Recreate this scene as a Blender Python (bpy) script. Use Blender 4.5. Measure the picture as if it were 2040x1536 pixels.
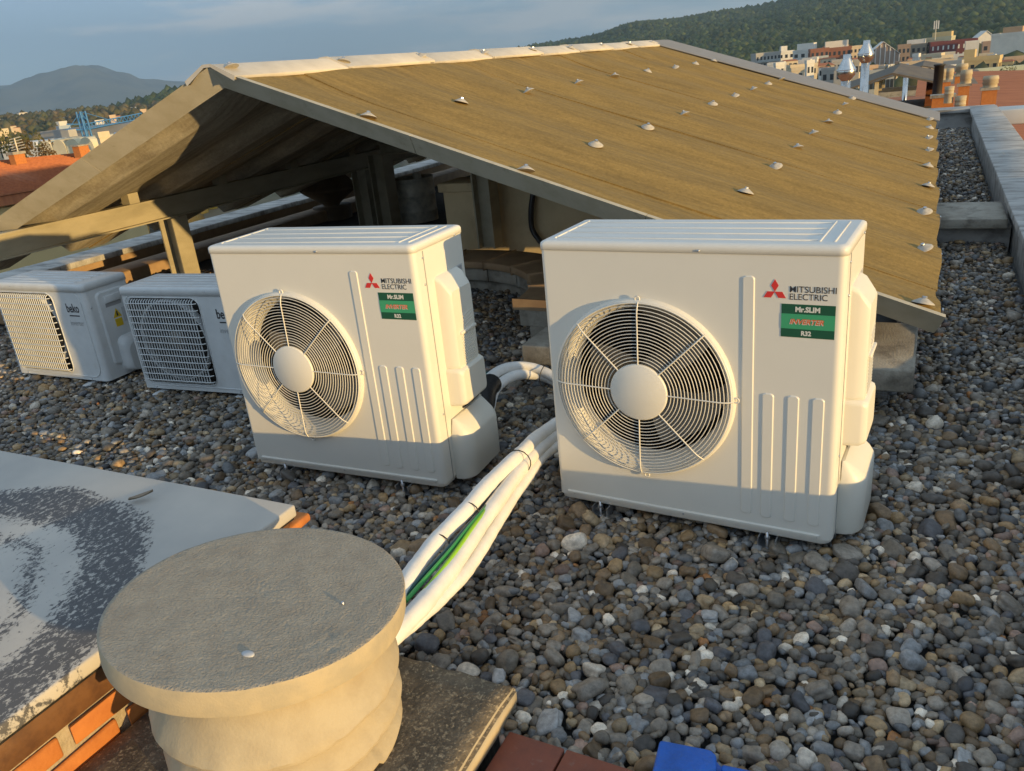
import bpy, bmesh, math, random
import numpy as np
from mathutils import Vector, Matrix
random.seed(7); rng = np.random.default_rng(7)
R_ = math.radians
scene = bpy.context.scene
for o in list(bpy.data.objects): bpy.data.objects.remove(o)
col = scene.collection

# ------------------------------------------------------------------ camera
CAM = np.array([1.112806, -2.385411, 1.544728])
CR = np.array([0.895714, 0.434092, -0.09623]); CU = np.array([-0.079209, 0.36875, 0.926148]); CF = np.array([-0.437518, 0.821941, -0.364678])
FPX = 1598.26
cd = bpy.data.cameras.new('camera'); cam = bpy.data.objects.new('camera', cd); col.objects.link(cam)
cd.sensor_width = 36; cd.lens = 36 * FPX / 2040; cd.clip_start = .05; cd.clip_end = 40000
cam.matrix_world = Matrix(((CR[0], CU[0], -CF[0], CAM[0]), (CR[1], CU[1], -CF[1], CAM[1]), (CR[2], CU[2], -CF[2], CAM[2]), (0, 0, 0, 1)))
scene.camera = cam
def ray(x, y):
    d = CF * FPX + CR * (x - 1020) - CU * (y - 768); return d / np.linalg.norm(d)
def at(x, y, dist):                  # the place 'dist' metres away (along the ground) in that direction
    d = ray(x, y); return Vector(CAM + d * (dist / math.hypot(d[0], d[1])))
def onz(x, y, z):
    d = ray(x, y); return Vector(CAM + d * ((z - CAM[2]) / d[2]))
def ony(x, y, Y):
    d = ray(x, y); return Vector(CAM + d * ((Y - CAM[1]) / d[1]))
def px_of(P):
    d = np.asarray(P) - CAM; z = d @ CF
    return 1020 + FPX * (d @ CR) / z, 768 - FPX * (d @ CU) / z, z

# ------------------------------------------------------------------ light
SUN_AZ, SUN_EL = R_(107.5), R_(4.0)        # clockwise from +Y
w = bpy.data.worlds.new('World'); scene.world = w; w.use_nodes = True
nt = w.node_tree; nt.nodes.clear()
out = nt.nodes.new('ShaderNodeOutputWorld'); bg = nt.nodes.new('ShaderNodeBackground')
sky = nt.nodes.new('ShaderNodeTexSky'); sky.sky_type = 'NISHITA'; sky.sun_disc = False
sky.sun_elevation = SUN_EL; sky.sun_rotation = SUN_AZ; sky.altitude = 200; sky.air_density = .5; sky.dust_density = .4; sky.ozone_density = .8
bg.inputs['Strength'].default_value = 0.15
tc = nt.nodes.new('ShaderNodeTexCoord'); mp = nt.nodes.new('ShaderNodeMapping'); mp.inputs['Scale'].default_value = (1.6, 1.6, 11)
mp.inputs['Rotation'].default_value = (0, 0, R_(20))
nz = nt.nodes.new('ShaderNodeTexNoise'); nz.inputs['Scale'].default_value = 2.3; nz.inputs['Detail'].default_value = 6; nz.inputs['Roughness'].default_value = .55
cr = nt.nodes.new('ShaderNodeValToRGB'); cr.color_ramp.elements[0].position = .46; cr.color_ramp.elements[1].position = .80
cr.color_ramp.elements[0].color = (.62, .62, .62, 1); cr.color_ramp.elements[1].color = (.92, .92, .92, 1)
mx = nt.nodes.new('ShaderNodeMix'); mx.data_type = 'RGBA'; mx.inputs['B'].default_value = (2.65, 3.75, 5.0, 1)
L = nt.links.new
L(tc.outputs['Generated'], mp.inputs['Vector']); L(mp.outputs['Vector'], nz.inputs['Vector']); L(nz.outputs['Fac'], cr.inputs['Fac'])
nz2 = nt.nodes.new('ShaderNodeTexNoise'); nz2.inputs['Scale'].default_value = 2.9; nz2.inputs['Detail'].default_value = 8; nz2.inputs['Roughness'].default_value = .6
mp2 = nt.nodes.new('ShaderNodeMapping'); mp2.inputs['Scale'].default_value = (1.3, 1.3, 9); mp2.inputs['Location'].default_value = (.35, .2, .6); mp2.inputs['Rotation'].default_value = (0, 0, R_(50))
cr2 = nt.nodes.new('ShaderNodeValToRGB'); cr2.color_ramp.elements[0].position = .50; cr2.color_ramp.elements[1].position = .64; cr2.color_ramp.elements[1].color = (.8, .8, .8, 1)
mx2 = nt.nodes.new('ShaderNodeMix'); mx2.data_type = 'RGBA'; mx2.inputs['B'].default_value = (5.6, 5.5, 5.3, 1)
L(tc.outputs['Generated'], mp2.inputs['Vector']); L(mp2.outputs['Vector'], nz2.inputs['Vector']); L(nz2.outputs['Fac'], cr2.inputs['Fac']); L(cr2.outputs['Color'], mx2.inputs['Factor'])
L(cr.outputs['Color'], mx.inputs['Factor']); L(sky.outputs['Color'], mx.inputs['A']); L(mx.outputs['Result'], mx2.inputs['A']); L(mx2.outputs['Result'], bg.inputs['Color']); L(bg.outputs['Background'], out.inputs['Surface'])
sd = bpy.data.lights.new('sun', 'SUN'); sun = bpy.data.objects.new('sun', sd); col.objects.link(sun)
sd.energy = 4.3; sd.angle = R_(0.5); sd.color = (1.0, .67, .27)
sdir = Vector((math.sin(SUN_AZ) * math.cos(SUN_EL), math.cos(SUN_AZ) * math.cos(SUN_EL), math.sin(SUN_EL)))
sun.rotation_euler = sdir.to_track_quat('Z', 'Y').to_euler()
vs = scene.view_settings; vs.view_transform = 'Standard'; vs.look = 'None'; vs.gamma = 1; vs.use_curve_mapping = False; vs.exposure = 0.30

# ------------------------------------------------------------------ helpers
def tag(o, label=None, cat=None, group=None, kind=None):
    if label: o['label'] = label
    if cat: o['category'] = cat
    if group: o['group'] = group
    if kind: o['kind'] = kind
    return o
def empty(name, loc=(0, 0, 0), rz=0.0, **k):
    if 'kind' not in k and 'cat' in k: k['kind'] = 'thing'
    o = bpy.data.objects.new(name, None); col.objects.link(o); o.empty_display_size = .1
    o.location = loc; o.rotation_euler = (0, 0, rz); return tag(o, **k)
def copy_tree(o, parent=None):
    c = o.copy(); col.objects.link(c); c.parent = parent
    for ch in KIDS.get(o.name, []): copy_child(ch, c)
    return c
KIDS = {}
def copy_child(o, parent):
    c = o.copy(); col.objects.link(c); c.parent = parent; KIDS.setdefault(parent.name, []).append(c)
    for ch in KIDS.get(o.name, []): copy_child(ch, c)
def link(name, me, parent=None, m=None, **k):
    o = bpy.data.objects.new(name, me); col.objects.link(o)
    if m is not None and not me.materials: me.materials.append(m)
    if parent is not None:
        o.parent = parent; KIDS.setdefault(parent.name, []).append(o)
    return tag(o, **k)

class MB:
    def __init__(s): s.v = []; s.f = []; s.sm = []
    def add(s, v, f, smooth=False):
        b = len(s.v); s.v += [tuple(p) for p in v]; s.f += [tuple(i + b for i in q) for q in f]; s.sm += [smooth] * len(f); return s
    def box(s, x0, x1, y0, y1, z0, z1, jit=0):
        v = [(x, y, z) for z in (z0, z1) for y in (y0, y1) for x in (x0, x1)]
        if jit: v = [tuple(c + random.uniform(-jit, jit) for c in p) for p in v]
        return s.add(v, [(0, 2, 3, 1), (4, 5, 7, 6), (0, 1, 5, 4), (2, 6, 7, 3), (0, 4, 6, 2), (1, 3, 7, 5)])
    def bar(s, p, q, wx, wy, up=(0, 0, 1)):      # rectangular bar between two points
        p, q = Vector(p), Vector(q); d = (q - p).normalized(); u = Vector(up)
        a = d.cross(u); a = a.normalized() if a.length > 1e-5 else Vector((1, 0, 0)); b = a.cross(d).normalized()
        v = [e + a * (sx * wx / 2) + b * (sy * wy / 2) for e in (p, q) for sx, sy in ((-1, -1), (1, -1), (1, 1), (-1, 1))]
        return s.add(v, [(0, 1, 2, 3), (7, 6, 5, 4), (0, 4, 5, 1), (1, 5, 6, 2), (2, 6, 7, 3), (3, 7, 4, 0)])
    def tube(s, pts, r, n=8, closed=False, caps=True):
        pts = [Vector(p) for p in pts]; m = len(pts); rr = r if isinstance(r, (list, tuple)) else [r] * m
        v = []; t0 = None; a = None
        for i, p in enumerate(pts):
            t = (pts[(i + 1) % m] - pts[i - 1]) if closed else (pts[min(i + 1, m - 1)] - pts[max(i - 1, 0)])
            t.normalize()
            if a is None:
                a = t.cross(Vector((0, 0, 1)));
                if a.length < 1e-3: a = t.cross(Vector((1, 0, 0)))
            a = (a - t * a.dot(t)).normalized(); b = t.cross(a)
            v += [p + (a * math.cos(k * 2 * math.pi / n) + b * math.sin(k * 2 * math.pi / n)) * rr[i] for k in range(n)]
        f = []
        for i in range(m if closed else m - 1):
            j = (i + 1) % m
            f += [(i * n + k, i * n + (k + 1) % n, j * n + (k + 1) % n, j * n + k) for k in range(n)]
        s.add(v, f, True)
        if caps and not closed:
            s.add(v[:n], [tuple(range(n))[::-1]]); s.add(v[-n:], [tuple(range(n))])
        return s
    def ring(s, c, r, wr, axis='y', n=56, k=6):
        pts = []
        for i in range(n):
            t = 2 * math.pi * i / n; x, z = r * math.cos(t), r * math.sin(t)
            pts.append((c[0] + x, c[1], c[2] + z) if axis == 'y' else (c[0] + x, c[1] + z, c[2]))
        return s.tube(pts, wr, k, closed=True)
    def lathe(s, prof, c=(0, 0, 0), axis='z', n=32, smooth=True, wob=None, caps=True):
        v = []
        for i, (r, h) in enumerate(prof):
            for k in range(n):
                t = 2 * math.pi * k / n; rr = r * (1 + (wob(i, t) if wob else 0)); x, y = rr * math.cos(t), rr * math.sin(t)
                v.append((c[0] + x, c[1] + y, c[2] + h) if axis == 'z' else (c[0] + x, c[1] + h, c[2] - y))
        f = [(i * n + k, i * n + (k + 1) % n, (i + 1) * n + (k + 1) % n, (i + 1) * n + k) for i in range(len(prof) - 1) for k in range(n)]
        s.add(v, f, smooth)
        if caps and prof[0][0] > 1e-6: s.add(v[:n], [tuple(range(n))[::-1]])
        if caps and prof[-1][0] > 1e-6: s.add(v[-n:], [tuple(range(n))])
        return s
    def prism(s, poly, axis, a, b):              # polygon in the two other axes, extruded along axis
        def P(p, t): return {'x': (t, p[0], p[1]), 'y': (p[0], t, p[1]), 'z': (p[0], p[1], t)}[axis]
        n = len(poly); v = [P(p, a) for p in poly] + [P(p, b) for p in poly]
        return s.add(v, [tuple(range(n))[::-1], tuple(range(n, 2 * n))] + [(i, (i + 1) % n, n + (i + 1) % n, n + i) for i in range(n)])
    def mesh(s, name, m=None, bevel=0, seg=2, normals=True):
        me = bpy.data.meshes.new(name); me.from_pydata(s.v, [], s.f)
        me.polygons.foreach_set('use_smooth', s.sm)
        bm = bmesh.new(); bm.from_mesh(me)
        if bevel:
            bmesh.ops.remove_doubles(bm, verts=bm.verts, dist=1e-5)
            bmesh.ops.bevel(bm, geom=[e for e in bm.edges if len(e.link_faces) == 2 and e.calc_face_angle(0) > .35], offset=bevel, segments=seg, affect='EDGES', profile=.5, clamp_overlap=True)
            for fc in bm.faces: fc.smooth = True
        if normals: bmesh.ops.recalc_face_normals(bm, faces=bm.faces)
        bm.to_mesh(me); bm.free()
        if bevel:
            try: me.set_sharp_from_angle(angle=R_(50))
            except Exception: pass
        if m: me.materials.append(m)
        return me
    def build(s, name, m, parent=None, bevel=0, seg=2, **k):
        return link(name, s.mesh(name, m, bevel, seg), parent, **k)

def catmull(pts, n=8):
    P = [Vector(p) for p in pts]; P = [P[0] * 2 - P[1]] + P + [P[-1] * 2 - P[-2]]; o = []
    for i in range(1, len(P) - 2):
        for k in range(n):
            t = k / n; a, b, c, d = P[i - 1:i + 3]
            o.append(.5 * ((2 * b) + (c - a) * t + (2 * a - 5 * b + 4 * c - d) * t * t + (3 * b - a - 3 * c + d) * t ** 3))
    return o + [P[-2]]

# ------------------------------------------------------------------ materials
def mat(name, c, rough=.6, metal=0.0, var=0.0, vs=(8, 8, 8), c2=None, bump=0.0, bs=60, spec=.5, coord='Object', pos=(.4, .65), detail=5, extra=None):
    m = bpy.data.materials.new(name); m.use_nodes = True; t = m.node_tree; b = t.nodes['Principled BSDF']
    b.inputs['Roughness'].default_value = rough; b.inputs['Metallic'].default_value = metal; b.inputs['Specular IOR Level'].default_value = spec
    b.inputs['Base Color'].default_value = (*c, 1)
    tc = t.nodes.new('ShaderNodeTexCoord')
    if c2 or var:
        if not c2: c2 = tuple(x * (1 - var) for x in c)
        mp = t.nodes.new('ShaderNodeMapping'); mp.inputs['Scale'].default_value = vs
        n = t.nodes.new('ShaderNodeTexNoise'); n.inputs['Scale'].default_value = 1; n.inputs['Detail'].default_value = detail; n.inputs['Roughness'].default_value = .62
        r = t.nodes.new('ShaderNodeValToRGB'); r.color_ramp.elements[0].position, r.color_ramp.elements[1].position = pos
        r.color_ramp.elements[0].color = (*c, 1); r.color_ramp.elements[1].color = (*c2, 1)
        t.links.new(tc.outputs[coord], mp.inputs['Vector']); t.links.new(mp.outputs[0], n.inputs['Vector']); t.links.new(n.outputs['Fac'], r.inputs['Fac'])
        src = r.outputs['Color']
        if extra:                                    # second stain layer: colour, scale, ramp positions, strength
            c3, s3, p3, k3 = extra
            mp2 = t.nodes.new('ShaderNodeMapping'); mp2.inputs['Scale'].default_value = s3; mp2.inputs['Location'].default_value = (3.1, 7.7, 1.3)
            n2 = t.nodes.new('ShaderNodeTexNoise'); n2.inputs['Scale'].default_value = 1; n2.inputs['Detail'].default_value = 8; n2.inputs['Roughness'].default_value = .68
            r2 = t.nodes.new('ShaderNodeValToRGB'); r2.color_ramp.elements[0].position, r2.color_ramp.elements[1].position = p3
            r2.color_ramp.elements[1].color = (k3, k3, k3, 1)
            x = t.nodes.new('ShaderNodeMix'); x.data_type = 'RGBA'; x.inputs['B'].default_value = (*c3, 1)
            t.links.new(tc.outputs[coord], mp2.inputs['Vector']); t.links.new(mp2.outputs[0], n2.inputs['Vector']); t.links.new(n2.outputs['Fac'], r2.inputs['Fac'])
            t.links.new(r2.outputs['Color'], x.inputs['Factor']); t.links.new(src, x.inputs['A']); src = x.outputs['Result']
        t.links.new(src, b.inputs['Base Color'])
    if bump:
        n = t.nodes.new('ShaderNodeTexNoise'); n.inputs['Scale'].default_value = bs; n.inputs['Detail'].default_value = 4
        bp = t.nodes.new('ShaderNodeBump'); bp.inputs['Strength'].default_value = bump; bp.inputs['Distance'].default_value = .01
        t.links.new(tc.outputs[coord], n.inputs['Vector']); t.links.new(n.outputs['Fac'], bp.inputs['Height']); t.links.new(bp.outputs['Normal'], b.inputs['Normal'])
    return m
M = {}
M['paint'] = mat('ivory_paint', (.70, .68, .61), .38, var=.03, vs=(3, 3, 3), bump=.01, bs=220)
M['paint_lid'] = mat('ivory_lid_paint', (.69, .68, .63), .36, var=.05, vs=(5, 5, 5))
M['plastic'] = mat('ivory_plastic', (.70, .68, .60), .42, var=.03, vs=(4, 4, 4))
M['white'] = mat('white_appliance_paint', (.60, .62, .62), .42, var=.10, vs=(6, 6, 6), extra=((.42, .38, .30), (14, 14, 9), (.55, .8), .35))
M['black'] = mat('matt_black', (.02, .02, .02), .6)
M['darkinside'] = mat('dark_finned_interior', (.03, .026, .022), .5, metal=.4, var=.3, vs=(4, 4, 300))  # fin stripes; the shade inside the fan openings is put into the tone
M['blade'] = mat('grey_blade', (.22, .19, .15), .5, var=.2)
M['ink'] = mat('black_ink', (.03, .03, .035), .5)
M['greyink'] = mat('grey_ink', (.30, .30, .30), .5)
M['red'] = mat('red_ink', (.62, .035, .03), .45)
M['dgreen'] = mat('dark_green_print', (.012, .085, .045), .4)
M['lgreen'] = mat('light_green_print', (.05, .33, .16), .4)
M['wink'] = mat('white_print', (.65, .66, .6), .45)
M['oink'] = mat('orange_print', (.62, .14, .04), .45)
M['label'] = mat('silver_label', (.46, .47, .48), .4)
M['yellow'] = mat('yellow_label', (.62, .42, .02), .5)
M['zinc'] = mat('zinc_steel', (.55, .57, .6), .32, metal=.9, var=.2, vs=(30, 30, 30))
M['foam'] = mat('white_foam_sleeve', (.78, .77, .74), .6, var=.10, vs=(14, 14, 14), bump=.14, bs=45)
M['tape'] = mat('black_tape', (.015, .015, .016), .4, bump=.2, bs=50)
M['cgreen'] = mat('green_cable', (.05, .34, .08), .4)
M['cyellow'] = mat('green_yellow_cable', (.25, .52, .03), .4)
M['cblue'] = mat('dark_teal_hose', (.015, .08, .09), .4)
M['concrete'] = mat('pale_concrete', (.36, .33, .27), .85, vs=(9, 9, 9), c2=(.28, .25, .2), bump=.35, bs=120, extra=((.07, .055, .04), (7, 5, 7), (.5, .72), .8))
M['capstone'] = mat('cast_concrete', (.46, .39, .26), .9, vs=(12, 12, 12), c2=(.40, .33, .215), bump=.12, bs=160)
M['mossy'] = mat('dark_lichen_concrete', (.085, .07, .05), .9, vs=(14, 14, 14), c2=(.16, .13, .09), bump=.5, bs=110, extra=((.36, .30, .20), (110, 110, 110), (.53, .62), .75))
M['brick'] = mat('orange_brick', (.52, .19, .045), .8, vs=(14, 14, 14), c2=(.44, .15, .035), bump=.2, bs=90)
M['mortar'] = mat('mortar', (.42, .36, .26), .9, var=.25, vs=(40, 40, 40), bump=.5, bs=150)
M['rust'] = mat('brown_painted_steel', (.16, .075, .03), .5, vs=(20, 20, 20), c2=(.10, .045, .02), bump=.1, bs=60)
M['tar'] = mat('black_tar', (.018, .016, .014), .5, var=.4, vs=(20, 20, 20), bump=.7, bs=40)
M['darkbrown'] = mat('brown_wet_membrane', (.055, .03, .02), .45, var=.4, vs=(25, 25, 25), bump=.6, bs=70)
M['quarry'] = mat('red_clay_tile', (.22, .062, .033), .62, vs=(9, 9, 9), c2=(.14, .045, .03), bump=.1, bs=80, extra=((.25, .2, .16), (40, 40, 40), (.58, .75), .45))
M['blue'] = mat('blue_plastic', (.006, .13, .58), .42, var=.3, vs=(14, 14, 14), bump=.2, bs=140, extra=((.05, .10, .22), (60, 60, 60), (.55, .7), .5))
M['cream'] = mat('cream_plaster', (.66, .54, .33), .85, vs=(3, 3, 3), c2=(.54, .43, .25), bump=.12, bs=40, extra=((.2, .15, .09), (6, 6, 1.5), (.55, .8), .6))
M['tan'] = mat('tan_coping_tile', (.36, .24, .13), .7, vs=(8, 8, 8), c2=(.28, .18, .1), bump=.1)
M['greyconc'] = mat('grey_parapet_concrete', (.48, .47, .44), .8, vs=(2.0, 9.0, 4), c2=(.33, .32, .30), bump=.3, bs=50, extra=((.10, .09, .075), (3.2, 9, 5), (.47, .68), .8))
M['felt'] = mat('grey_roof_membrane', (.13, .13, .125), .9, var=.3, vs=(9, 9, 9))
M['steelcream'] = mat('cream_painted_steel', (.38, .34, .24), .6, vs=(6, 2, 6), c2=(.29, .26, .18), bump=.08)
M['galv'] = mat('galvanised_sheet', (.66, .62, .50), .5, metal=.1, vs=(9, 9, 9), c2=(.38, .36, .3), bump=.1, bs=14)
M['browncap'] = mat('brown_vent_cap', (.13, .085, .045), .7, var=.3, vs=(7, 7, 7))
M['steel'] = mat('bright_steel_flue', (.68, .68, .66), .25, metal=1.0, vs=(4, 4, 4), c2=(.55, .55, .53))
M['shinyflue'] = M['steel']
def roof_mat(name, base, alt, dark, k):
    m = mat(name, base, .85, vs=(2.6, 24, 2.6), c2=alt, bump=.22, bs=70, spec=.12, extra=(dark, (1.6, 7, 1.6), (.45, .85), k))
    t = m.node_tree; bs_ = t.nodes['Principled BSDF']; src = bs_.inputs['Base Color'].links[0].from_socket
    tc_ = t.nodes.new('ShaderNodeTexCoord'); n_ = t.nodes.new('ShaderNodeTexNoise'); n_.inputs['Scale'].default_value = 42; n_.inputs['Detail'].default_value = 6; n_.inputs['Roughness'].default_value = .75
    r_ = t.nodes.new('ShaderNodeValToRGB'); r_.color_ramp.elements[0].position = .34; r_.color_ramp.elements[1].position = .68; r_.color_ramp.elements[0].color = (.80, .79, .77, 1); r_.color_ramp.elements[1].color = (1.14, 1.13, 1.1, 1)
    x_ = t.nodes.new('ShaderNodeMix'); x_.data_type = 'RGBA'; x_.blend_type = 'MULTIPLY'; x_.inputs['Factor'].default_value = 1
    t.links.new(tc_.outputs['Object'], n_.inputs['Vector']); t.links.new(n_.outputs['Fac'], r_.inputs['Fac']); t.links.new(src, x_.inputs['A']); t.links.new(r_.outputs['Color'], x_.inputs['B']); t.links.new(x_.outputs['Result'], bs_.inputs['Base Color'])
    return m
M['sheet'] = roof_mat('lichen_fibre_cement', (.31, .212, .074), (.25, .172, .06), (.13, .095, .045), .75)
M['under'] = roof_mat('fibre_cement_underside', (.52, .48, .39), (.37, .33, .26), (.11, .09, .065), .75)
M['fascia'] = mat('pale_fibre_cement_trim', (.47, .43, .33), .8, vs=(6, 6, 6), c2=(.40, .36, .26), bump=.15, bs=60, extra=((.13, .10, .05), (9, 9, 9), (.6, .8), .6))
M['ridge'] = mat('pale_ridge_cap', (.60, .55, .46), .75, var=.15, vs=(5, 5, 5), bump=.1)
M['greyflash'] = mat('grey_sheet_flashing', (.26, .25, .235), .7, var=.2, vs=(4, 30, 4))
M['washer'] = mat('pale_washer', (.46, .43, .37), .65, metal=.0, var=.2, vs=(60, 60, 60))
M['leaf'] = mat('dry_leaf', (.25, .19, .13), .7)

# cover slab: peeling black film in an arc
def slab_mat():
    m = bpy.data.materials.new('weathered_cover_slab'); m.use_nodes = True; t = m.node_tree; b = t.nodes['Principled BSDF']
    b.inputs['Roughness'].default_value = .75
    N = t.nodes.new; k = t.links.new
    tc = N('ShaderNodeTexCoord')
    sep = N('ShaderNodeVectorMath'); sep.operation = 'DISTANCE'; sep.inputs[1].default_value = (.17, -.15, 0)
    flat = N('ShaderNodeVectorMath'); flat.operation = 'MULTIPLY'; flat.inputs[1].default_value = (1, 1, 0)
    k(tc.outputs['Object'], flat.inputs[0])
    n0 = N('ShaderNodeTexNoise'); n0.inputs['Scale'].default_value = 5; n0.inputs['Detail'].default_value = 3; k(tc.outputs['Object'], n0.inputs['Vector'])
    k(flat.outputs[0], sep.inputs[0])
    wob = N('ShaderNodeMath'); wob.operation = 'MULTIPLY_ADD'; wob.inputs[1].default_value = .12; k(n0.outputs['Fac'], wob.inputs[0]); k(sep.outputs['Value'], wob.inputs[2])
    band = N('ShaderNodeValToRGB'); e = band.color_ramp.elements
    e[0].position = .0; e[0].color = (.30, .30, .30, 1); e[1].position = 1; e[1].color = (0, 0, 0, 1)
    for p, v in ((.18, .40), (.36, .44), (.44, .30), (.50, .47), (.56, .30), (.63, .50), (.74, .53), (.79, .42), (.82, .05)):
        q = e.new(p); q.color = (v, v, v, 1)
    k(wob.outputs[0], band.inputs['Fac'])
    mp = N('ShaderNodeMapping'); mp.inputs['Scale'].default_value = (75, 48, 40); mp.inputs['Rotation'].default_value = (0, 0, R_(35)); k(tc.outputs['Object'], mp.inputs['Vector'])
    n1 = N('ShaderNodeTexNoise'); n1.inputs['Scale'].default_value = 1; n1.inputs['Detail'].default_value = 9; n1.inputs['Roughness'].default_value = .72; k(mp.outputs[0], n1.inputs['Vector'])
    add = N('ShaderNodeMath'); add.operation = 'ADD'; k(n1.outputs['Fac'], add.inputs[0]); k(band.outputs['Color'], add.inputs[1])
    cut = N('ShaderNodeValToRGB'); cut.color_ramp.elements[0].position = .92; cut.color_ramp.elements[1].position = .985; k(add.outputs[0], cut.inputs['Fac'])
    n2 = N('ShaderNodeTexNoise'); n2.inputs['Scale'].default_value = 3.5; n2.inputs['Detail'].default_value = 6; k(tc.outputs['Object'], n2.inputs['Vector'])
    base = N('ShaderNodeValToRGB'); base.color_ramp.elements[0].color = (.43, .415, .385, 1); base.color_ramp.elements[1].color = (.53, .50, .45, 1)
    base.color_ramp.elements[0].position = .35; base.color_ramp.elements[1].position = .65; k(n2.outputs['Fac'], base.inputs['Fac'])
    x = N('ShaderNodeMix'); x.data_type = 'RGBA'; x.inputs['B'].default_value = (.095, .095, .10, 1)
    k(cut.outputs['Color'], x.inputs['Factor']); k(base.outputs['Color'], x.inputs['A']); k(x.outputs['Result'], b.inputs['Base Color'])
    bp = N('ShaderNodeBump'); bp.inputs['Strength'].default_value = .3; bp.inputs['Distance'].default_value = .004; k(cut.outputs['Color'], bp.inputs['Height']); k(bp.outputs[0], b.inputs['Normal'])
    return m
M['slab'] = slab_mat()

def pebble_mat():
    m = bpy.data.materials.new('river_pebbles'); m.use_nodes = True; t = m.node_tree; b = t.nodes['Principled BSDF']; k = t.links.new
    b.inputs['Roughness'].default_value = .5
    a = t.nodes.new('ShaderNodeAttribute'); a.attribute_name = 'col'
    g = t.nodes.new('ShaderNodeNewGeometry')
    n = t.nodes.new('ShaderNodeTexNoise'); n.inputs['Scale'].default_value = 55; n.inputs['Detail'].default_value = 6; n.inputs['Roughness'].default_value = .7; k(g.outputs['Position'], n.inputs['Vector'])
    r = t.nodes.new('ShaderNodeValToRGB'); r.color_ramp.elements[0].position = .3; r.color_ramp.elements[1].position = .72
    r.color_ramp.elements[0].color = (.55, .53, .5, 1); r.color_ramp.elements[1].color = (1.45, 1.42, 1.38, 1); k(n.outputs['Fac'], r.inputs['Fac'])
    x = t.nodes.new('ShaderNodeMix'); x.data_type = 'RGBA'; x.blend_type = 'MULTIPLY'; x.inputs['Factor'].default_value = 1
    k(a.outputs['Color'], x.inputs['A']); k(r.outputs['Color'], x.inputs['B']); k(x.outputs['Result'], b.inputs['Base Color'])
    bp = t.nodes.new('ShaderNodeBump'); bp.inputs['Strength'].default_value = .35; bp.inputs['Distance'].default_value = .004; k(n.outputs['Fac'], bp.inputs['Height']); k(bp.outputs[0], b.inputs['Normal'])
    return m
M['pebble'] = pebble_mat()

def text_mesh(s, wd, ht, m, bold=0.0, shear=0.0, depth=.0006):
    cu = bpy.data.curves.new('lettering', 'FONT'); cu.body = s; cu.size = 1; cu.offset = bold; cu.shear = shear; cu.resolution_u = 3
    o = bpy.data.objects.new('lettering', cu); col.objects.link(o); bpy.context.view_layer.update()
    me = bpy.data.meshes.new_from_object(o.evaluated_get(bpy.context.evaluated_depsgraph_get()))
    bpy.data.objects.remove(o); bpy.data.curves.remove(cu)
    n = len(me.vertices); a = np.empty(n * 3); me.vertices.foreach_get('co', a); a = a.reshape(-1, 3)
    lo, hi = a.min(0), a.max(0); s_ = (hi - lo)
    x = (a[:, 0] - lo[0]) / s_[0] * wd; z = (a[:, 1] - lo[1]) / s_[1] * ht
    b = np.stack([x, np.full(n, -depth), z], 1); me.vertices.foreach_set('co', b.ravel())
    me.materials.clear(); me.materials.append(m); me.name = 'lettering'
    return me

# ================================================================== the roof terrace
def struct(name, mb, m, **k): return mb.build(name, m, None, kind='structure', **k)
struct('roof_terrace', MB().box(-6.72, 2.06, -5.5, 13.1, -22, -.06), M['felt'])

# right-hand parapet, its cross walls and the far end
pw = empty('parapet_wall', (1.88, 3, 0), label='long low grey concrete parapet along the right edge of the roof', cat='parapet')
MB().box(1.74 - 1.88, 2.03 - 1.88, -8.3, 10.0, -.06, .232).build('wall', M['greyconc'], pw)
for i in range(10):
    y0 = -8.3 + i * 1.83
    MB().box(1.695 - 1.88, 2.075 - 1.88, y0 + .003, min(y0 + 1.827, 10.0), .235, .292, .002).build('coping_slab', M['greyconc'], pw, bevel=.006)
cw = empty('cross_wall', (1.2, 4.7, 0), label='short stained concrete wall crossing the gravel channel to the parapet', cat='wall')
MB().box(-.75, .525, -.24, .24, -.06, .13).build('wall', M['greyconc'], cw)
MB().box(-.75, .492, -.34, .36, .133, .205, .002).build('coping_slab', M['concrete'], cw, bevel=.008)
ew = empty('end_wall', (1.2, 12.8, 0), label='low grey wall closing the far end of the gravel channel', cat='wall')
MB().box(-.6, .535, -.1, .3, -.06, .232).build('wall', M['greyconc'], ew)
MB().box(-.6, .86, -.17, .36, .235, .290).build('coping_slab', M['greyconc'], ew, bevel=.006)
# left-hand parapet
lp = empty('parapet_wall', (-6.5, 5, 0), label='parapet with blue-grey top seen beneath the canopy roof on the far left', cat='parapet')
MB().box(-.16, .16, -6, 8.0, -.06, .15).build('wall', M['tan'], lp)
for i in range(8):
    MB().box(-.24, .24, -6 + i * 1.75 + .004, -6 + i * 1.75 + 1.746, .153, .21, .002).build('coping_slab', M['greyconc'], lp, bevel=.006)
MB().box(.42, .8, -3.5, 5.0, -.04, .10).build('gutter_ledge', M['tan'], lp, bevel=.02)

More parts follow.
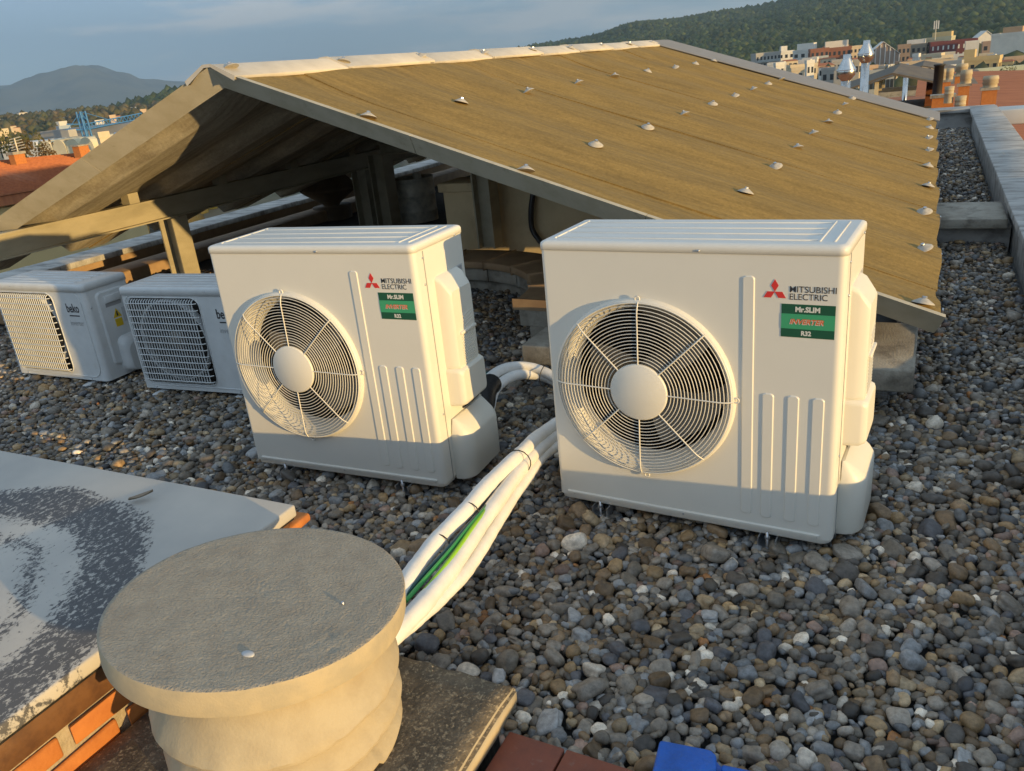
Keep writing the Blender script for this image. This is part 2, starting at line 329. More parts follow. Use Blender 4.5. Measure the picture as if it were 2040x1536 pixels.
# ================================================================== canopy roof
TX, TZ, Y0 = -2.462, 1.705, 1.179
AL = math.atan(.3447); CA, SA = math.cos(AL), math.sin(AL); UL = 3.90
def hprof(y):                                     # corrugation: crest at the bolts, one wave per metre
    t = (y - .07) % 1.0; t = min(t, 1 - t)        # 0 at crest .. .5 at trough
    k = min(max((t - .10) / .34, 0), 1); k = k * k * (3 - 2 * k)
    return -.048 * k
def hleft(y):
    t = (y - .07) % 1.0; t = min(t, 1 - t); k = min(max((t - .23) / .06, 0), 1)
    return -.10 * k
def rp(side, u, y, h):                            # side +1 right slope, -1 left slope
    return (TX + side * (u * CA + h * SA), Y0 + y, TZ - u * SA + h * CA)
roof = empty('canopy_roof', (TX, Y0, 0), label='large lichen-brown corrugated gable canopy standing on steel posts', cat='roof')
def rel(mb): mb.v = [(x - TX, y - Y0, z) for x, y, z in mb.v]; return mb
cuts = [.015] + [.57 + k for k in range(0, 8)] + [8.3]
for side in (1, -1):
    for i in range(len(cuts) - 1):
        a, b = cuts[i], cuts[i + 1] + (.05 if i < len(cuts) - 2 else 0); n = max(int((b - a) / .035), 6)
        us = np.r_[.02, .15, .3, .5, .7, np.linspace(1.1, UL + random.uniform(-.012, .012), 7)]; v = []; lift = .006 * (i % 2)
        for th in (0, -.009):
            for u in us:
                for j in range(n + 1):
                    y = a + (b - a) * j / n
                    v.append(rp(side, u, y, (hprof(y) if side > 0 else hleft(y)) * min(1, .12 + max(u - .15, 0) / .5) + lift + th + .004 * math.sin(u * 2.1 + i)))
        m1 = (n + 1) * len(us); f = []
        for r in range(len(us) - 1):
            for j in range(n):
                p = r * (n + 1) + j; f.append((p, p + 1, p + n + 2, p + n + 1)); f.append((m1 + p, m1 + p + n + 1, m1 + p + n + 2, m1 + p + 1))
        for j in range(n):
            p = j; f.append((p, m1 + p, m1 + p + 1, p + 1)); p = (len(us) - 1) * (n + 1) + j; f.append((p, p + 1, m1 + p + 1, m1 + p))
        for r in range(len(us) - 1):
            p = r * (n + 1); f.append((p, p + n + 1, m1 + p + n + 1, m1 + p)); p += n; f.append((p, m1 + p, m1 + p + n + 1, p + n + 1))
        mb = MB(); mb.add(v, f, True); rel(mb)
        me = mb.mesh('roof_sheet', M['sheet']); me.materials.append(M['under'])
        nrm = Vector((side * SA, 0, CA))
        for pl in me.polygons:
            if pl.normal.dot(nrm) < -.2: pl.material_index = 1
            if abs(pl.normal.dot(nrm)) < .3: pl.use_smooth = False
        me.set_sharp_from_angle(angle=R_(60))
        link('roof_sheet', me, roof)
    # flashing strip at the far gable
    mb = MB(); v = [rp(side, u, y, h) for u in (.0, UL + .02) for y, h in ((8.15, .02), (8.2, .03), (8.9, .035), (9.25, .03), (9.25, -.12), (9.2, -.12), (9.2, .01), (8.15, .012))]
    mb.add(v, [(i, (i + 1) % 8, 8 + (i + 1) % 8, 8 + i) for i in range(8)] + [tuple(range(8)), tuple(range(15, 7, -1))]); rel(mb).build('far_flashing', M['greyflash'], roof)
    # barge trim on the near gable: its foot is set back under the sheets
    segs = [0, 1.32, 2.6, UL + .02]
    for i in range(3):
        u0, u1 = segs[i], segs[i + 1] - .004
        pf = [(-.012, .012), (.03, .012), (.03, .0), (.006, .0), (.092, -.088), (.082, -.094)]
        mb = MB(); v = [rp(side, u + (0.0), y, h) for u in (u0, u1) for y, h in pf]
        mb.add(v, [(k, (k + 1) % 6, 6 + (k + 1) % 6, 6 + k) for k in range(6)] + [tuple(range(6)), tuple(range(11, 5, -1))])
        rel(mb).build('barge_board', M['fascia'], roof)
# ridge cap
for i in range(8):
    a, b = -.02 + i * 1.03, -.02 + (i + 1) * 1.03 + .06; mb = MB(); v = []
    for y in (a, b):
        for s_, u, h in ((-1, .19, .016), (-1, .02, .034), (1, .02, .034), (1, .19, .016), (1, .19, -.006), (1, .02, .022), (-1, .02, .022), (-1, .19, -.006)):
            v.append(rp(s_, u, y, h + .008 * (i % 2)))
    mb.add(v, [(k, (k + 1) % 8, 8 + (k + 1) % 8, 8 + k) for k in range(8)] + [tuple(range(8)), tuple(range(15, 7, -1))])
    rel(mb).build('ridge_cap', M['ridge'], roof, bevel=.003, seg=1)
# washers
wme = MB().lathe([(.046, .0), (.045, .003), (.036, .009), (.016, .021), (.014, .022), (0.0001, .022)], n=20).mesh('washer', M['washer'])
nme = MB().lathe([(.011, .020), (.011, .029), (.009, .031), (.0001, .031)], n=6, smooth=False).mesh('nut', M['zinc'])
for side in (1, -1):
    for ui, u in enumerate((.10, 1.0, 1.935, 2.862, 3.81)):
        for k in range(9):
            if u > .5 and ui == 3 and k == 0 and side == 1: continue
            y = .07 + k + random.uniform(-.012, .012)
            o = link('washer', wme, roof); x_, y_, z_ = rp(side, u + random.uniform(-.015, .015), y, .012 if u > .5 else .03)
            o.location = (x_ - TX, y_ - Y0, z_); o.rotation_euler = (random.uniform(-.05, .05), side * AL + random.uniform(-.05, .05), random.uniform(0, 6))
            nn = link('nut', nme, o)
# eave hooks under the right-hand eave
for k in range(9):
    mb = MB(); x_, y_, z_ = rp(1, UL + .0, .12 + k, -.03)
    mb.bar((x_ - .02, y_, z_ - .04), (x_ + .015, y_, z_ - .045), .035, .006); mb.bar((x_ + .015, y_, z_ - .045), (x_ + .02, y_, z_ + .03), .006, .035, (0, 1, 0))
    rel(mb).build('eave_hook', M['zinc'], roof)
# steel frame
def ibeam(mb, p, q, hgt, wid, t=.012, up=(0, 0, 1)):
    p, q, u = Vector(p), Vector(q), Vector(up)
    mb.bar(p, q, t, hgt - 2 * t - .001, up)
    for s_ in (-1, 1):
        off = u * (s_ * (hgt / 2 - t / 2)); mb.bar(p + off, q + off, wid, t, up)
    return mb
for bx_ in (-4.72, -.2):
    rel(ibeam(MB(), (bx_, .92 if bx_ < -2 else 1.5, .73), (bx_, 10.3, .73), .18, .10)).build('purlin_beam', M['steelcream'], roof)
    side = -1 if bx_ < TX else 1
    for k in range(9):
        y = Y0 + (.57 if side > 0 else 1.07) + k; u = abs(bx_ - TX) / CA
        zt = TZ - u * SA - (.1 if side > 0 else .02)
        rel(MB().box(bx_ - .045, bx_ + .045, y - .05, y + .05, .822, max(zt, .84))).build('spacer_block', M['steelcream'], roof)
def hpost(x, y, z0, z1, w=.16):
    mb = MB(); t = .012
    mb.box(x - t / 2, x + t / 2, y - w / 2 + t, y + w / 2 - t, z0, z1)
    mb.box(x - w / 2, x + w / 2, y - w / 2, y - w / 2 + t - .001, z0, z1); mb.box(x - w / 2, x + w / 2, y + w / 2 - t + .001, y + w / 2, z0, z1)
    return mb
def hpost2(x, y, z0, z1, w=.16):      # flanges facing left and right
    mb = MB(); t = .014
    mb.box(x - w / 2 + t, x + w / 2 - t, y - t / 2, y + t / 2, z0, z1)
    mb.box(x - w / 2, x - w / 2 + t - .001, y - w / 2, y + w / 2, z0, z1); mb.box(x + w / 2 - t + .001, x + w / 2, y - w / 2, y + w / 2, z0, z1)
    return mb
for x, y, z1, ww in ((-4.72, 2.62, .638, .17), (-4.72, 5.45, .638, .2), (-4.42, 5.40, .80, .2), (-1.93, 3.22, 1.42, .15), (-4.72, 9.6, .638, .17), (-.2, 9.6, .638, .16)):
    rel(hpost2(x, y, -.04 if x != -1.93 else .25, z1, ww)).build('steel_post', M['steelcream'], roof)
rel(ibeam(MB(), (-4.4, 5.4, .86), (TX, 5.4, .86), .12, .09)).build('tie_beam', M['steelcream'], roof)
rel(ibeam(MB(), (TX, 3.22, 1.29), (-1.86, 3.22, 1.29), .12, .09)).build('tie_beam', M['steelcream'], roof)

# ================================================================== what stands under the canopy
# curved low wall with tan coping
cb = empty('curved_wall', (-1.9, 1.85, 0), label='low curved wall with tan tile coping behind the white units', cat='wall')
def arc(mb, r0, r1, a0, a1, z0, z1, n=6):
    v = []
    for i in range(n + 1):
        t = R_(a0 + (a1 - a0) * i / n)
        v += [(r * math.cos(t), r * math.sin(t), z) for r, z in ((r0, z0), (r1, z0), (r1, z1), (r0, z1))]
    f = [(4 * i + k, 4 * i + (k + 1) % 4, 4 * i + 4 + (k + 1) % 4, 4 * i + 4 + k) for i in range(n) for k in range(4)] + [(0, 1, 2, 3), tuple(4 * n + k for k in (3, 2, 1, 0))]
    return mb.add(v, f)
arc(MB(), .97, 1.2, -5, 140, -.06, .1, 30).build('footing', M['concrete'], cb)
for i in range(7):
    a = -4 + i * 20.5
    arc(MB(), .9, 1.22, a + .3, a + 20.2, .102, .2, 6).build('kerb_block', M['concrete'], cb, bevel=.006)
    arc(MB(), .86, 1.25, a + .15, a + 20.35, .203, .255, 6).build('coping_tile', M['tan'], cb, bevel=.008)
wl = empty('plaster_wall', (-1.3, 3.4, 0), label='cream plastered wall under the canopy behind the right-hand white unit', cat='wall')
MB().prism([(-.75, -.05), (1.0, -.05), (1.0, .70), (-.75, 1.30)], 'y', .0, .2).build('wall', M['cream'], wl)
MB().box(-1.12, -.753, .0, .3, -.05, .66).build('low_wall', M['cream'], wl)
MB().box(-1.15, -.753, -.035, .34, .663, .735).build('coping_slab', M['cream'], wl, bevel=.01)
MB().box(-1.12, -.8, .3, 3.2, -.05, .6).build('return_wall', M['cream'], wl)
MB().box(-1.19, -.76, .345, 3.25, .603, .68).build('coping_slab', M['greyconc'], wl, bevel=.01)
dp = MB().tube(catmull([ony(1062, 385, 3.36), ony(1058, 420, 3.35), ony(1060, 455, 3.35), ony(1075, 480, 3.33), ony(1090, 500, 3.3)], 6), .022, 8)
dp.build('drain_pipe', M['tape'], None, label='dark bent drain pipe running down the cream wall', cat='pipe')
dr = empty('metal_drum', ony(838, 470, 5.9).to_tuple(), label='dented galvanised drum standing beneath the canopy beside the steel posts', cat='drum'); dr.location.z = -.045
MB().lathe([(.245, 0), (.245, .12), (.25, .13), (.245, .14), (.245, .30), (.25, .31), (.245, .32), (.243, .5), (.25, .515), (.235, .515), (.23, .48), (.0001, .475)], n=32, wob=lambda i, t: .012 * math.sin(3 * t + i)).build('drum_body', M['galv'], dr)
MB().lathe([(.05, .475), (.05, .56), (.0001, .565)], c=(.05, .02, 0), n=14).build('spout', M['galv'], dr)
vc = empty('vent_cowl', ony(672, 470, 6.1).to_tuple(), label='brown conical vent cowl under the canopy left of the drum', cat='vent'); vc.location.z = -.045
MB().lathe([(.25, 0), (.25, .17), (.0001, .172)], n=24).build('base', M['browncap'], vc)
MB().lathe([(.1, .172), (.12, .20), (.36, .37), (.375, .39), (.36, .41), (.14, .64), (.1, .66), (.0001, .67)], n=28, smooth=True).build('cowl', M['browncap'], vc)
pn = empty('roof_skylight', (-3.3, 8.2, 0), label='dark glazed skylight panels far beneath the canopy', cat='skylight')
MB().box(-1.0, 1.2, -.6, .6, -.05, .42).build('curb', M['greyconc'], pn)
for i in range(3): MB().box(-.95 + i * .7, -.95 + i * .7 + .66, -.55, .55, .423, .46).build('pane', M['label'] if i == 1 else M['cblue'], pn)

# concrete plinth under the near right corner of the canopy
pl = empty('concrete_plinth', (.25, 1.36, 0), label='long stained concrete slab on mesh-wrapped supports behind the right-hand white unit', cat='plinth')
MB().box(-.90, .90, -.30, .34, .138, .24, .003).build('slab', M['concrete'], pl, bevel=.01)
for sx in (-.74, .70):
    o = MB().box(sx - .1, sx + .1, -.1, .2, -.05, .137).build('support', M['greyconc'], pl)
    mb = MB()
    for k in range(13): mb.box(sx - .104, sx + .104, -.106, -.104, -.04 + k * .0135, -.037 + k * .0135); mb.box(sx - .1 + k * .0165, sx - .097 + k * .0165, -.109, -.1065, -.045, .136); mb.box(sx + .104, sx + .106, -.1, .2, -.04 + k * .0135, -.037 + k * .0135)
    mb.build('wire_mesh', M['zinc'], o)

# ================================================================== large outdoor units
def rrect(x0, x1, y0, y1, rs, seg=6, sup=.004):
    """rounded rectangle, corners (x1,y0),(x1,y1),(x0,y1),(x0,y0), counter-clockwise from the front right"""
    o = []
    for (cx_, cy_, sx, sy, a0), r in zip(((x1, y0, -1, 1, -90), (x1, y1, -1, -1, 0), (x0, y1, 1, -1, 90), (x0, y0, 1, 1, 180)), rs):
        c = (cx_ + sx * r, cy_ + sy * r); a = R_(a0); b = R_(a0 + 90)
        t0 = (-math.sin(a), math.cos(a)); t1 = (-math.sin(b), math.cos(b))
        ps = [(c[0] + r * math.cos(a + (b - a) * i / seg), c[1] + r * math.sin(a + (b - a) * i / seg)) for i in range(seg + 1)]
        o += [(ps[0][0] - t0[0] * sup, ps[0][1] - t0[1] * sup)] + ps + [(ps[-1][0] + t1[0] * sup, ps[-1][1] + t1[1] * sup)]
    return o
def loft(mb, loops, smooth=True, cap0=True, cap1=True):
    n = len(loops[0]); v = [p for l in loops for p in l]
    mb.add(v, [(i * n + k, i * n + (k + 1) % n, (i + 1) * n + (k + 1) % n, (i + 1) * n + k) for i in range(len(loops) - 1) for k in range(n)], smooth)
    if cap0: mb.add(loops[0], [tuple(range(n))[::-1]])
    if cap1: mb.add(loops[-1], [tuple(range(n))])
    return mb
def emboss(x0, x1, z0, z1, h=.0035, r=.012, y=0):      # raised rounded bar on a front panel
    a = [(x, y + .001, z) for x, z in rrect(x0, x1, z0, z1, (r,) * 4, 5, .0005)]
    b = [(x, y - h, z) for x, z in rrect(x0 + .004, x1 - .004, z0 + .004, z1 - .004, (r - .004,) * 4, 5, .0005)]
    return loft(MB(), [a, b], True, False, True)
def screw(parent, p, axis='y', r=.005):
    mb = MB().lathe([(r, .0), (r, -.002), (r * .7, -.004), (.0001, -.0042)], c=(0, 0, 0), axis='y', n=10)
    o = link('screw', mb.mesh('screw', M['zinc']), parent); o.location = p
    if axis == 'x': o.rotation_euler = (0, 0, R_(90))
    if axis == 'z': o.rotation_euler = (R_(-90), 0, 0)
W, D, ZB, ZT = .95, .365, .05, 1.014
FX, FZ, FR = .338, .525, .297
def big_unit(name, label):
    u = empty(name, label=label, cat='air conditioner', group='large white outdoor units')
    # casing: shell and front plate with a round opening
    mb = MB(); fp = rrect(0, W, 0, D, (.022, .012, .01, .014), 7)
    for za, zb in ((.072, .99),):
        v = [(x, y, z) for z in (za, zb) for x, y in fp]; n = len(fp)
        mb.add(v, [(k, k + 1, n + k + 1, n + k) for k in range(n - 1)], True)
    xl, xr, z0, z1 = fp[-2][0], fp[0][0], .072, .99
    xl, xr = .018, W - .026
    angs = sorted([2 * math.pi * i / 96 for i in range(96)] + [math.atan2(z - FZ, x - FX) % (2 * math.pi) for x in (xl, xr) for z in (z0, z1)])
    inner = [(FX + FR * math.cos(a), 0, FZ + FR * math.sin(a)) for a in angs]; outer = []
    for a in angs:
        c_, s_ = math.cos(a), math.sin(a); t = min(((xr - FX) / c_ if c_ > 1e-9 else (xl - FX) / c_ if c_ < -1e-9 else 9), ((z1 - FZ) / s_ if s_ > 1e-9 else (z0 - FZ) / s_ if s_ < -1e-9 else 9))
        outer.append((FX + t * c_, 0, FZ + t * s_))
    n = len(angs); mb.add(inner + outer, [(k, n + k, n + (k + 1) % n, (k + 1) % n) for k in range(n)])
    cas = mb.build('casing', M['paint'], u)
    # base pan
    loft(MB(), [[(x, y, z) for x, y in rrect(.006 + d, W - .006 - d, .006 + d, D - .006 - d, (.028, .012, .01, .014), 5)] for z, d in ((ZB, .006), (ZB + .006, 0), (.0715, 0))]).build('base_pan', M['paint'], u)
    emboss(.03, .915, .078, .092, .006, .006).build('bottom_lip', M['paint'], u)
    # lid
    lid = loft(MB(), [[(x, y, z) for x, y in rrect(-.003 + d, W + .003 - d, -.003 + d, D + .003 - d, (.024 - d * .3, .014, .012, .016), 7)] for z, d in ((.984, .004), (.984, 0), (1.002, 0), (1.008, .002), (1.012, .007), (ZT, .014))], True, False, True).build('lid', M['paint_lid'], u)
    def rib(a, b, wd=.007):
        MB().bar((a[0], a[1], ZT + .0005), (b[0], b[1], ZT + .0005), wd, .005).build('lid_rib', M['paint_lid'], lid, bevel=.0018)
    for y in (.055, .135, .215, .30): rib((.05, y), (.862, y))
    for x in (.868, .908, .035): rib((x, .045), (x, .325))
    # fan guard
    g = MB(); rr = list(np.linspace(.109, .2915, 17))
    def gy(r): return -.030 if r < .262 else -.030 + .010 * ((r - .262) / .036) ** 2
    for r in rr: g.ring((FX, gy(r), FZ), r, .00155, n=72, k=5)
    g.ring((FX, -.020, FZ), .3005, .003, n=80, k=6)
    for k in range(8):
        a = R_(45 * k + 90 - 1); pr = [.096, .15, .2, .25, .265, .28, .292, .304]
        g.tube([(FX + r * math.cos(a), gy(r) - .0032, FZ + r * math.sin(a)) for r in pr], .0026, 5)
    for a in (90, -88, 0):
        g.ring((FX + .314 * math.cos(R_(a)), -.012, FZ + .312 * math.sin(R_(a))), .008, .0028, n=14, k=5)
    gd = g.build('fan_guard', M['paint'], u)
    MB().lathe([(.0001, -.037), (.094, -.037), (.0985, -.034), (.0985, -.026), (.09, -.024)], c=(FX, 0, FZ), axis='y', n=48).build('hub_plate', M['paint'], gd)
    MB().lathe([(.312, .001), (.309, -.012), (.305, -.018), (.299, -.018), (.294, -.008), (.290, .004), (.276, .022), (.267, .05), (.263, .085)], c=(FX, 0, FZ), axis='y', n=72, caps=False).build('bell_mouth', M['paint'], u)
    ch = MB().lathe([(.263, .0855), (.30, .09), (.30, .33)], c=(FX, 0, FZ), axis='y', n=48); ch.f = ch.f[:-2] + ch.f[-1:]; ch.sm = ch.sm[:len(ch.f)]
    ch.build('fan_chamber', M['darkinside'], u)
    fan = MB().lathe([(.0001, .10), (.06, .105), (.065, .12), (.065, .2)], c=(FX, 0, FZ), axis='y', n=24).build('fan', M['blade'], u)
    for b in range(3):
        v = []; nr, na = 7, 9
        for th in (0, .003):
            for i in range(nr):
                r = .055 + .19 * i / (nr - 1)
                for j in range(na):
                    a = R_(120 * b + 15 + 82 * (j / (na - 1)) * (.55 + .45 * i / (nr - 1)) + 20 * i / (nr - 1)); v.append((FX + r * math.cos(a), .115 + .075 * j / (na - 1) + th, FZ + r * math.sin(a)))
        m_ = nr * na; f = []
        for i in range(nr - 1):
            for j in range(na - 1):
                p = i * na + j; f += [(p, p + 1, p + na + 1, p + na), (m_ + p, m_ + p + na, m_ + p + na + 1, m_ + p + 1)]
        MB().add(v, f, True).build('fan_blade', M['blade'], fan)
    # pressed ribs
    emboss(.664, .702, .122, .922).build('pressed_rib', M['paint'], u)
    for x in (.727, .801, .873): emboss(x, x + .037, .118, .557).build('pressed_rib', M['paint'], u)
    # emblem: three lozenges, lettering, badge
    em = empty('emblem', (.758, -.0006, .8765)); em.parent = u; KIDS.setdefault(u.name, []).append(em)
    for a in (90, 210, 330):
        d = Vector((math.cos(R_(a)), 0, math.sin(R_(a)))); s_ = Vector((-d.z, 0, d.x)); Lz = .0365
        ps = [Vector((0, 0, 0)), d * Lz / 2 - s_ * Lz * .289, d * Lz, d * Lz / 2 + s_ * Lz * .289]
        mb = MB(); mb.add([p + Vector((0, y, 0)) for y in (0, -.0008) for p in ps], [(0, 1, 2, 3), (7, 6, 5, 4)] + [(i, (i + 1) % 4, 4 + (i + 1) % 4, 4 + i) for i in range(4)]); mb.build('lozenge', M['red'], em)
    o = link('lettering', TXT['mit'], u); o.location = (.8, -.0004, .8765)
    o = link('lettering', TXT['ele'], u); o.location = (.8, -.0004, .8545)
    bd = MB().box(.778, .926, -.0012, .0005, .7415, .8415).build('badge', M['dgreen'], u)
    MB().box(.7781, .9259, -.0018, -.0013, .7675, .8125).build('badge_band', M['lgreen'], bd)
    for k, p in (('slim', (.817, -.0013, .8185)), ('inv', (.803, -.0019, .7825)), ('inv2', (.8015, -.00185, .781)), ('r32', (.835, -.0013, .7475))):
        o = link('lettering', TXT[k], bd); o.location = p
    # side covers
    c1 = MB()
    loft(c1, [[(.9495 + x, y, z) for y, z in rrect(.118 + d, .300 - d * .5, .505, .868 - e, (.014,) * 4, 4)] for x, d, e in ((0, 0, 0), (.02, .002, .012), (.046, .012, .05), (.053, .02, .062))], True, False, True)
    c1 = c1.build('service_cover', M['plastic'], u)
    c1m = MB()
    loft(c1m, [[(.9495 + x, y, z) for y, z in rrect(.112 + d, .318 - d * .5, .352 + e, .512 - e, (.016,) * 4, 4)] for x, d, e in ((0, 0, 0), (.045, .004, .003), (.062, .012, .01), (.066, .022, .018))], True, False, True)
    c1m.build('lower_step', M['plastic'], c1)
    for k in range(4): MB().bar((1.003, .20, .655 + k * .0135), (1.0028, .278, .668 + k * .0135), .003, .004).build('louvre', M['plastic'], c1)
    for k in range(11): MB().bar((1.004, .175, .515 + k * .0105), (1.004, .272, .526 + k * .0105), .003, .004).build('louvre', M['plastic'], c1)
    MB().prism([(.955, .644), (1.0035, .650), (1.0035, .628)], 'y', .17, .285).build('hand_grip', M['black'], c1) if False else None
    MB().box(.9505, 1.012, .165, .288, .632, .645).build('hand_grip', M['plastic'], c1, bevel=.004)
    def fpz(e):
        e = e * .76
        return [(x, y) for x, y in rrect(.9495, .952 + e, .075 + (.096 - e) * .35, .362, (min(.085, e * .9), .03, .001, .001), 7)]
    loft(MB(), [[(x, y, z) for x, y in fpz(e)] for z, e in ((ZB + .004, .088), (ZB + .010, .094), (.225, .096), (.24, .093), (.262, .075), (.292, .035), (.302, .02), (.306, .012))], True, True, True).build('pipe_cover', M['plastic'], u)
    MB().box(.9505, .9515, .06, .064, .06, .98).build('side_seam', M['greyink'], u)
    MB().box(.9502, .9512, .245, .335, .765, .868).build('rating_plate', M['label'], u)
    for k in range(6): MB().box(.9513, .9518, .25, .25 + random.uniform(.05, .08), .775 + k * .011, .779 + k * .011).build('print_line', M['ink'], u)
    MB().box(.9513, .9518, .298, .328, .838, .863).build('print_line', M['greyink'], u)
    # black plate painted as the dark of a valve opening between the covers
    MB().box(.951, .956, .20, .34, .312, .348).build('dark_bay_plate', M['black'], u)
    for p in ((.535, -.0032, .992), (.06, .0, .08), (.47, .0, .076), (.905, .0, .08), ): screw(u, p, r=.0042 if p[0] in (.535,) else .003)
    for p in ((.95, .055, .955), (.95, .05, .86), (.95, .05, .35), (.953, .3, .985)): screw(u, p, 'x', .004)
    # feet
    for x in (.165, .755):
        ft = MB().box(x - .03, x + .03, -.022, D + .02, .012, .016); ft.box(x - .03, x - .026, -.022, D + .02, .016, .049); ft.box(x + .026, x + .03, -.022, D + .02, .016, .049)
        fo = ft.build('foot_rail', M['zinc'], u)
        MB().lathe([(.0045, -.005), (.0045, .072), (.0001, .074)], c=(x, -.013, 0), n=10).build('bolt', M['zinc'], fo)
        MB().lathe([(.0095, .049), (.0095, .056), (.0001, .0565)], c=(x, -.013, 0), n=6, smooth=False).build('nut', M['zinc'], fo)
    return u
TXT = dict(mit=text_mesh('MITSUBISHI', .126, .0185, M['ink'], .004), ele=text_mesh('ELECTRIC', .103, .0185, M['ink'], .004),
           slim=text_mesh('Mr.SLIM', .068, .0165, M['wink'], .045), inv=text_mesh('INVERTER', .094, .0155, M['oink'], .03, .25), inv2=text_mesh('INVERTER', .094, .0155, M['wink'], .03, .25),
           r32=text_mesh('R32', .028, .0150, M['wink'], .045),
           beko=text_mesh('beko', .108, .055, M['ink'], .02), inverter=text_mesh('inverter', .115, .03, M['greyink'], -.002))
ac2 = big_unit('outdoor_unit', 'large white fan unit nearest the camera, with the long slab behind it')
ac2.rotation_euler = (0, 0, R_(-3.43))
ac1 = copy_tree(ac2); ac1.location = (-1.404, -.096, 0); ac1.rotation_euler = (0, 0, R_(1.55))
tag(ac1, 'large white fan unit in the middle, with black-taped pipes behind it', 'air conditioner', 'large white outdoor units')

# ================================================================== small outdoor units
def small_unit(name, label):
    u = empty(name, label=label, cat='air conditioner', group='small grey-white outdoor units')
    w, d, zt, zb = .84, .31, .645, .045
    fp = rrect(0, w, 0, d, (.03, .012, .012, .03), 6)
    mb = MB(); fr = fp; n = len(fr)
    mb.add([(x, y, z) for z in (zb, zt - .03) for x, y in fr], [(k, k + 1, n + k + 1, n + k) for k in range(n - 1)], True)
    gx0, gx1, gz0, gz1 = .045, .555, .085, .585
    o_ = rrect(.034, w - .034, zb, zt - .03, (.001,) * 4, 6, .0002); i_ = rrect(gx0, gx1, gz0, gz1, (.05,) * 4, 6, .002)
    n = len(o_); mb.add([(x, 0, z) for x, z in o_] + [(x, 0, z) for x, z in i_], [(k, (k + 1) % n, n + (k + 1) % n, n + k) for k in range(n)])
    mb.build('casing', M['white'], u)
    loft(MB(), [[(x, y, z) for x, y in rrect(-.003 + e, w + .003 - e, -.003 + e, d + .003 - e, (.033 - e * .4, .014, .014, .033 - e * .4), 6)] for z, e in ((zt - .045, .001), (zt - .045, -.002), (zt - .014, 0), (zt - .005, .003), (zt, .012))], True, False, True).build('lid', M['white'], u)
    for y in (.05, .10, .16, .21, .26): MB().bar((.06, y, zt), (.74, y, zt), .022, .008).build('lid_rib', M['white'], u, bevel=.003)
    # raised frame round the front
    for (x0, x1, z0, z1, rr, nm) in ((.03, .80, .07, .605, .07, 'front_frame'), (gx0 - .004, gx1 + .004, gz0 - .004, gz1 + .004, .054, 'grille_frame')):
        a = rrect(x0, x1, z0, z1, (rr,) * 4, 8); MB().tube([(x, -.001, z) for x, z in a], .0035, 6, closed=True).build(nm, M['white'], u)
    # recess and fan
    loft(MB(), [[(x, y, z) for x, z in i_] for y in (0, .06)], True, False, True).build('fan_recess', M['darkinside'], u)
    MB().lathe([(.225, .02), (.235, .018), (.235, .06)], c=(.30, 0, .335), axis='y', n=40, caps=False).build('fan_ring', M['white'], u)
    fan = MB().lathe([(.0001, .028), (.05, .03), (.055, .05)], c=(.30, 0, .335), axis='y', n=20).build('fan', M['blade'], u)
    # wire grille: one bar each way
    nb = 25; vme = MB().tube([(0, 0, gz0 + .006), (0, -.016, gz0 + .014), (0, -.02, gz0 + .03), (0, -.02, gz1 - .03), (0, -.016, gz1 - .014), (0, 0, gz1 - .006)], .0032, 6).mesh('upright_wire', M['white'])
    for k in range(nb):
        x = gx0 + .03 + (gx1 - gx0 - .06) * k / (nb - 1); o = link('upright_wire', vme, u); o.location = (x, 0, 0)
    hme = MB().tube([(gx0 + .006, 0, 0), (gx0 + .014, -.012, 0), (gx0 + .03, -.0155, 0), (gx1 - .03, -.0155, 0), (gx1 - .014, -.012, 0), (gx1 - .006, 0, 0)], .0032, 6).mesh('cross_wire', M['white'])
    for k in range(13):
        o = link('cross_wire', hme, u); o.location = (0, -.009, gz0 + .025 + (gz1 - gz0 - .05) * k / 12)
    o = link('lettering', TXT['beko'], u); o.location = (.662, -.0006, .475)
    MB().box(.672, .76, -.0012, -.0004, .452, .459).build('logo_bar', M['ink'], u)
    o = link('lettering', TXT['inverter'], u); o.location = (.662, -.0006, .395)
    # side panel with handle, warning sticker and valve cover
    emb = [[(w + x, y, z) for y, z in rrect(.07 + e, .285 - e, .12 + e, .575 - e, (.03,) * 4, 5)] for x, e in ((-.001, 0), (.01, .004), (.012, .01))]
    loft(MB(), emb, True, False, True).build('side_panel', M['white'], u)
    MB().box(w + .011, w + .022, .115, .225, .50, .545).build('hand_grip', M['white'], u, bevel=.004)
    MB().box(w + .0115, w + .013, .115, .225, .475, .499).build('painted_grip_shade', M['greyink'], u)  # grey strip stands in for the shade below the grip
    MB().prism([(.145, .40), (.205, .40), (.175, .455)], 'x', w + .0115, w + .0135).build('warning_sign', M['yellow'], u)
    MB().prism([(.168, .408), (.182, .408), (.178, .438), (.172, .438)], 'x', w + .0136, w + .014).build('warning_mark', M['ink'], u)
    MB().box(w + .0115, w + .0135, .15, .2, .345, .392).build('yellow_label', M['yellow'], u)
    MB().box(w + .0115, w + .0135, .21, .235, .36, .45).build('white_label', M['label'], u)
    loft(MB(), [[(w + x, y, z) for y, z in rrect(.12 + e, .30 - e * .4, .06, .29 - e * 1.5, (.05,) * 4, 6)] for x, e in ((0, 0), (.03, .005), (.055, .02), (.062, .035))], True, False, True).build('valve_cover', M['white'], u)
    for p in ((.2, 0, .625), (.62, 0, .625), (.1, 0, .055), (.7, 0, .055)): screw(u, p, r=.004)
    screw(u, (w, .03, .50), 'x', .006); screw(u, (w, .17, .62), 'x', .004)
    for x in (.12, .68):
        f = MB().box(x - .025, x + .025, -.05, d + .05, .0, .03); f.build('foot', M['white'], u, bevel=.008)
    return u
b1 = small_unit('outdoor_unit', 'small wire-grilled white unit farthest left, its grille in full sun')
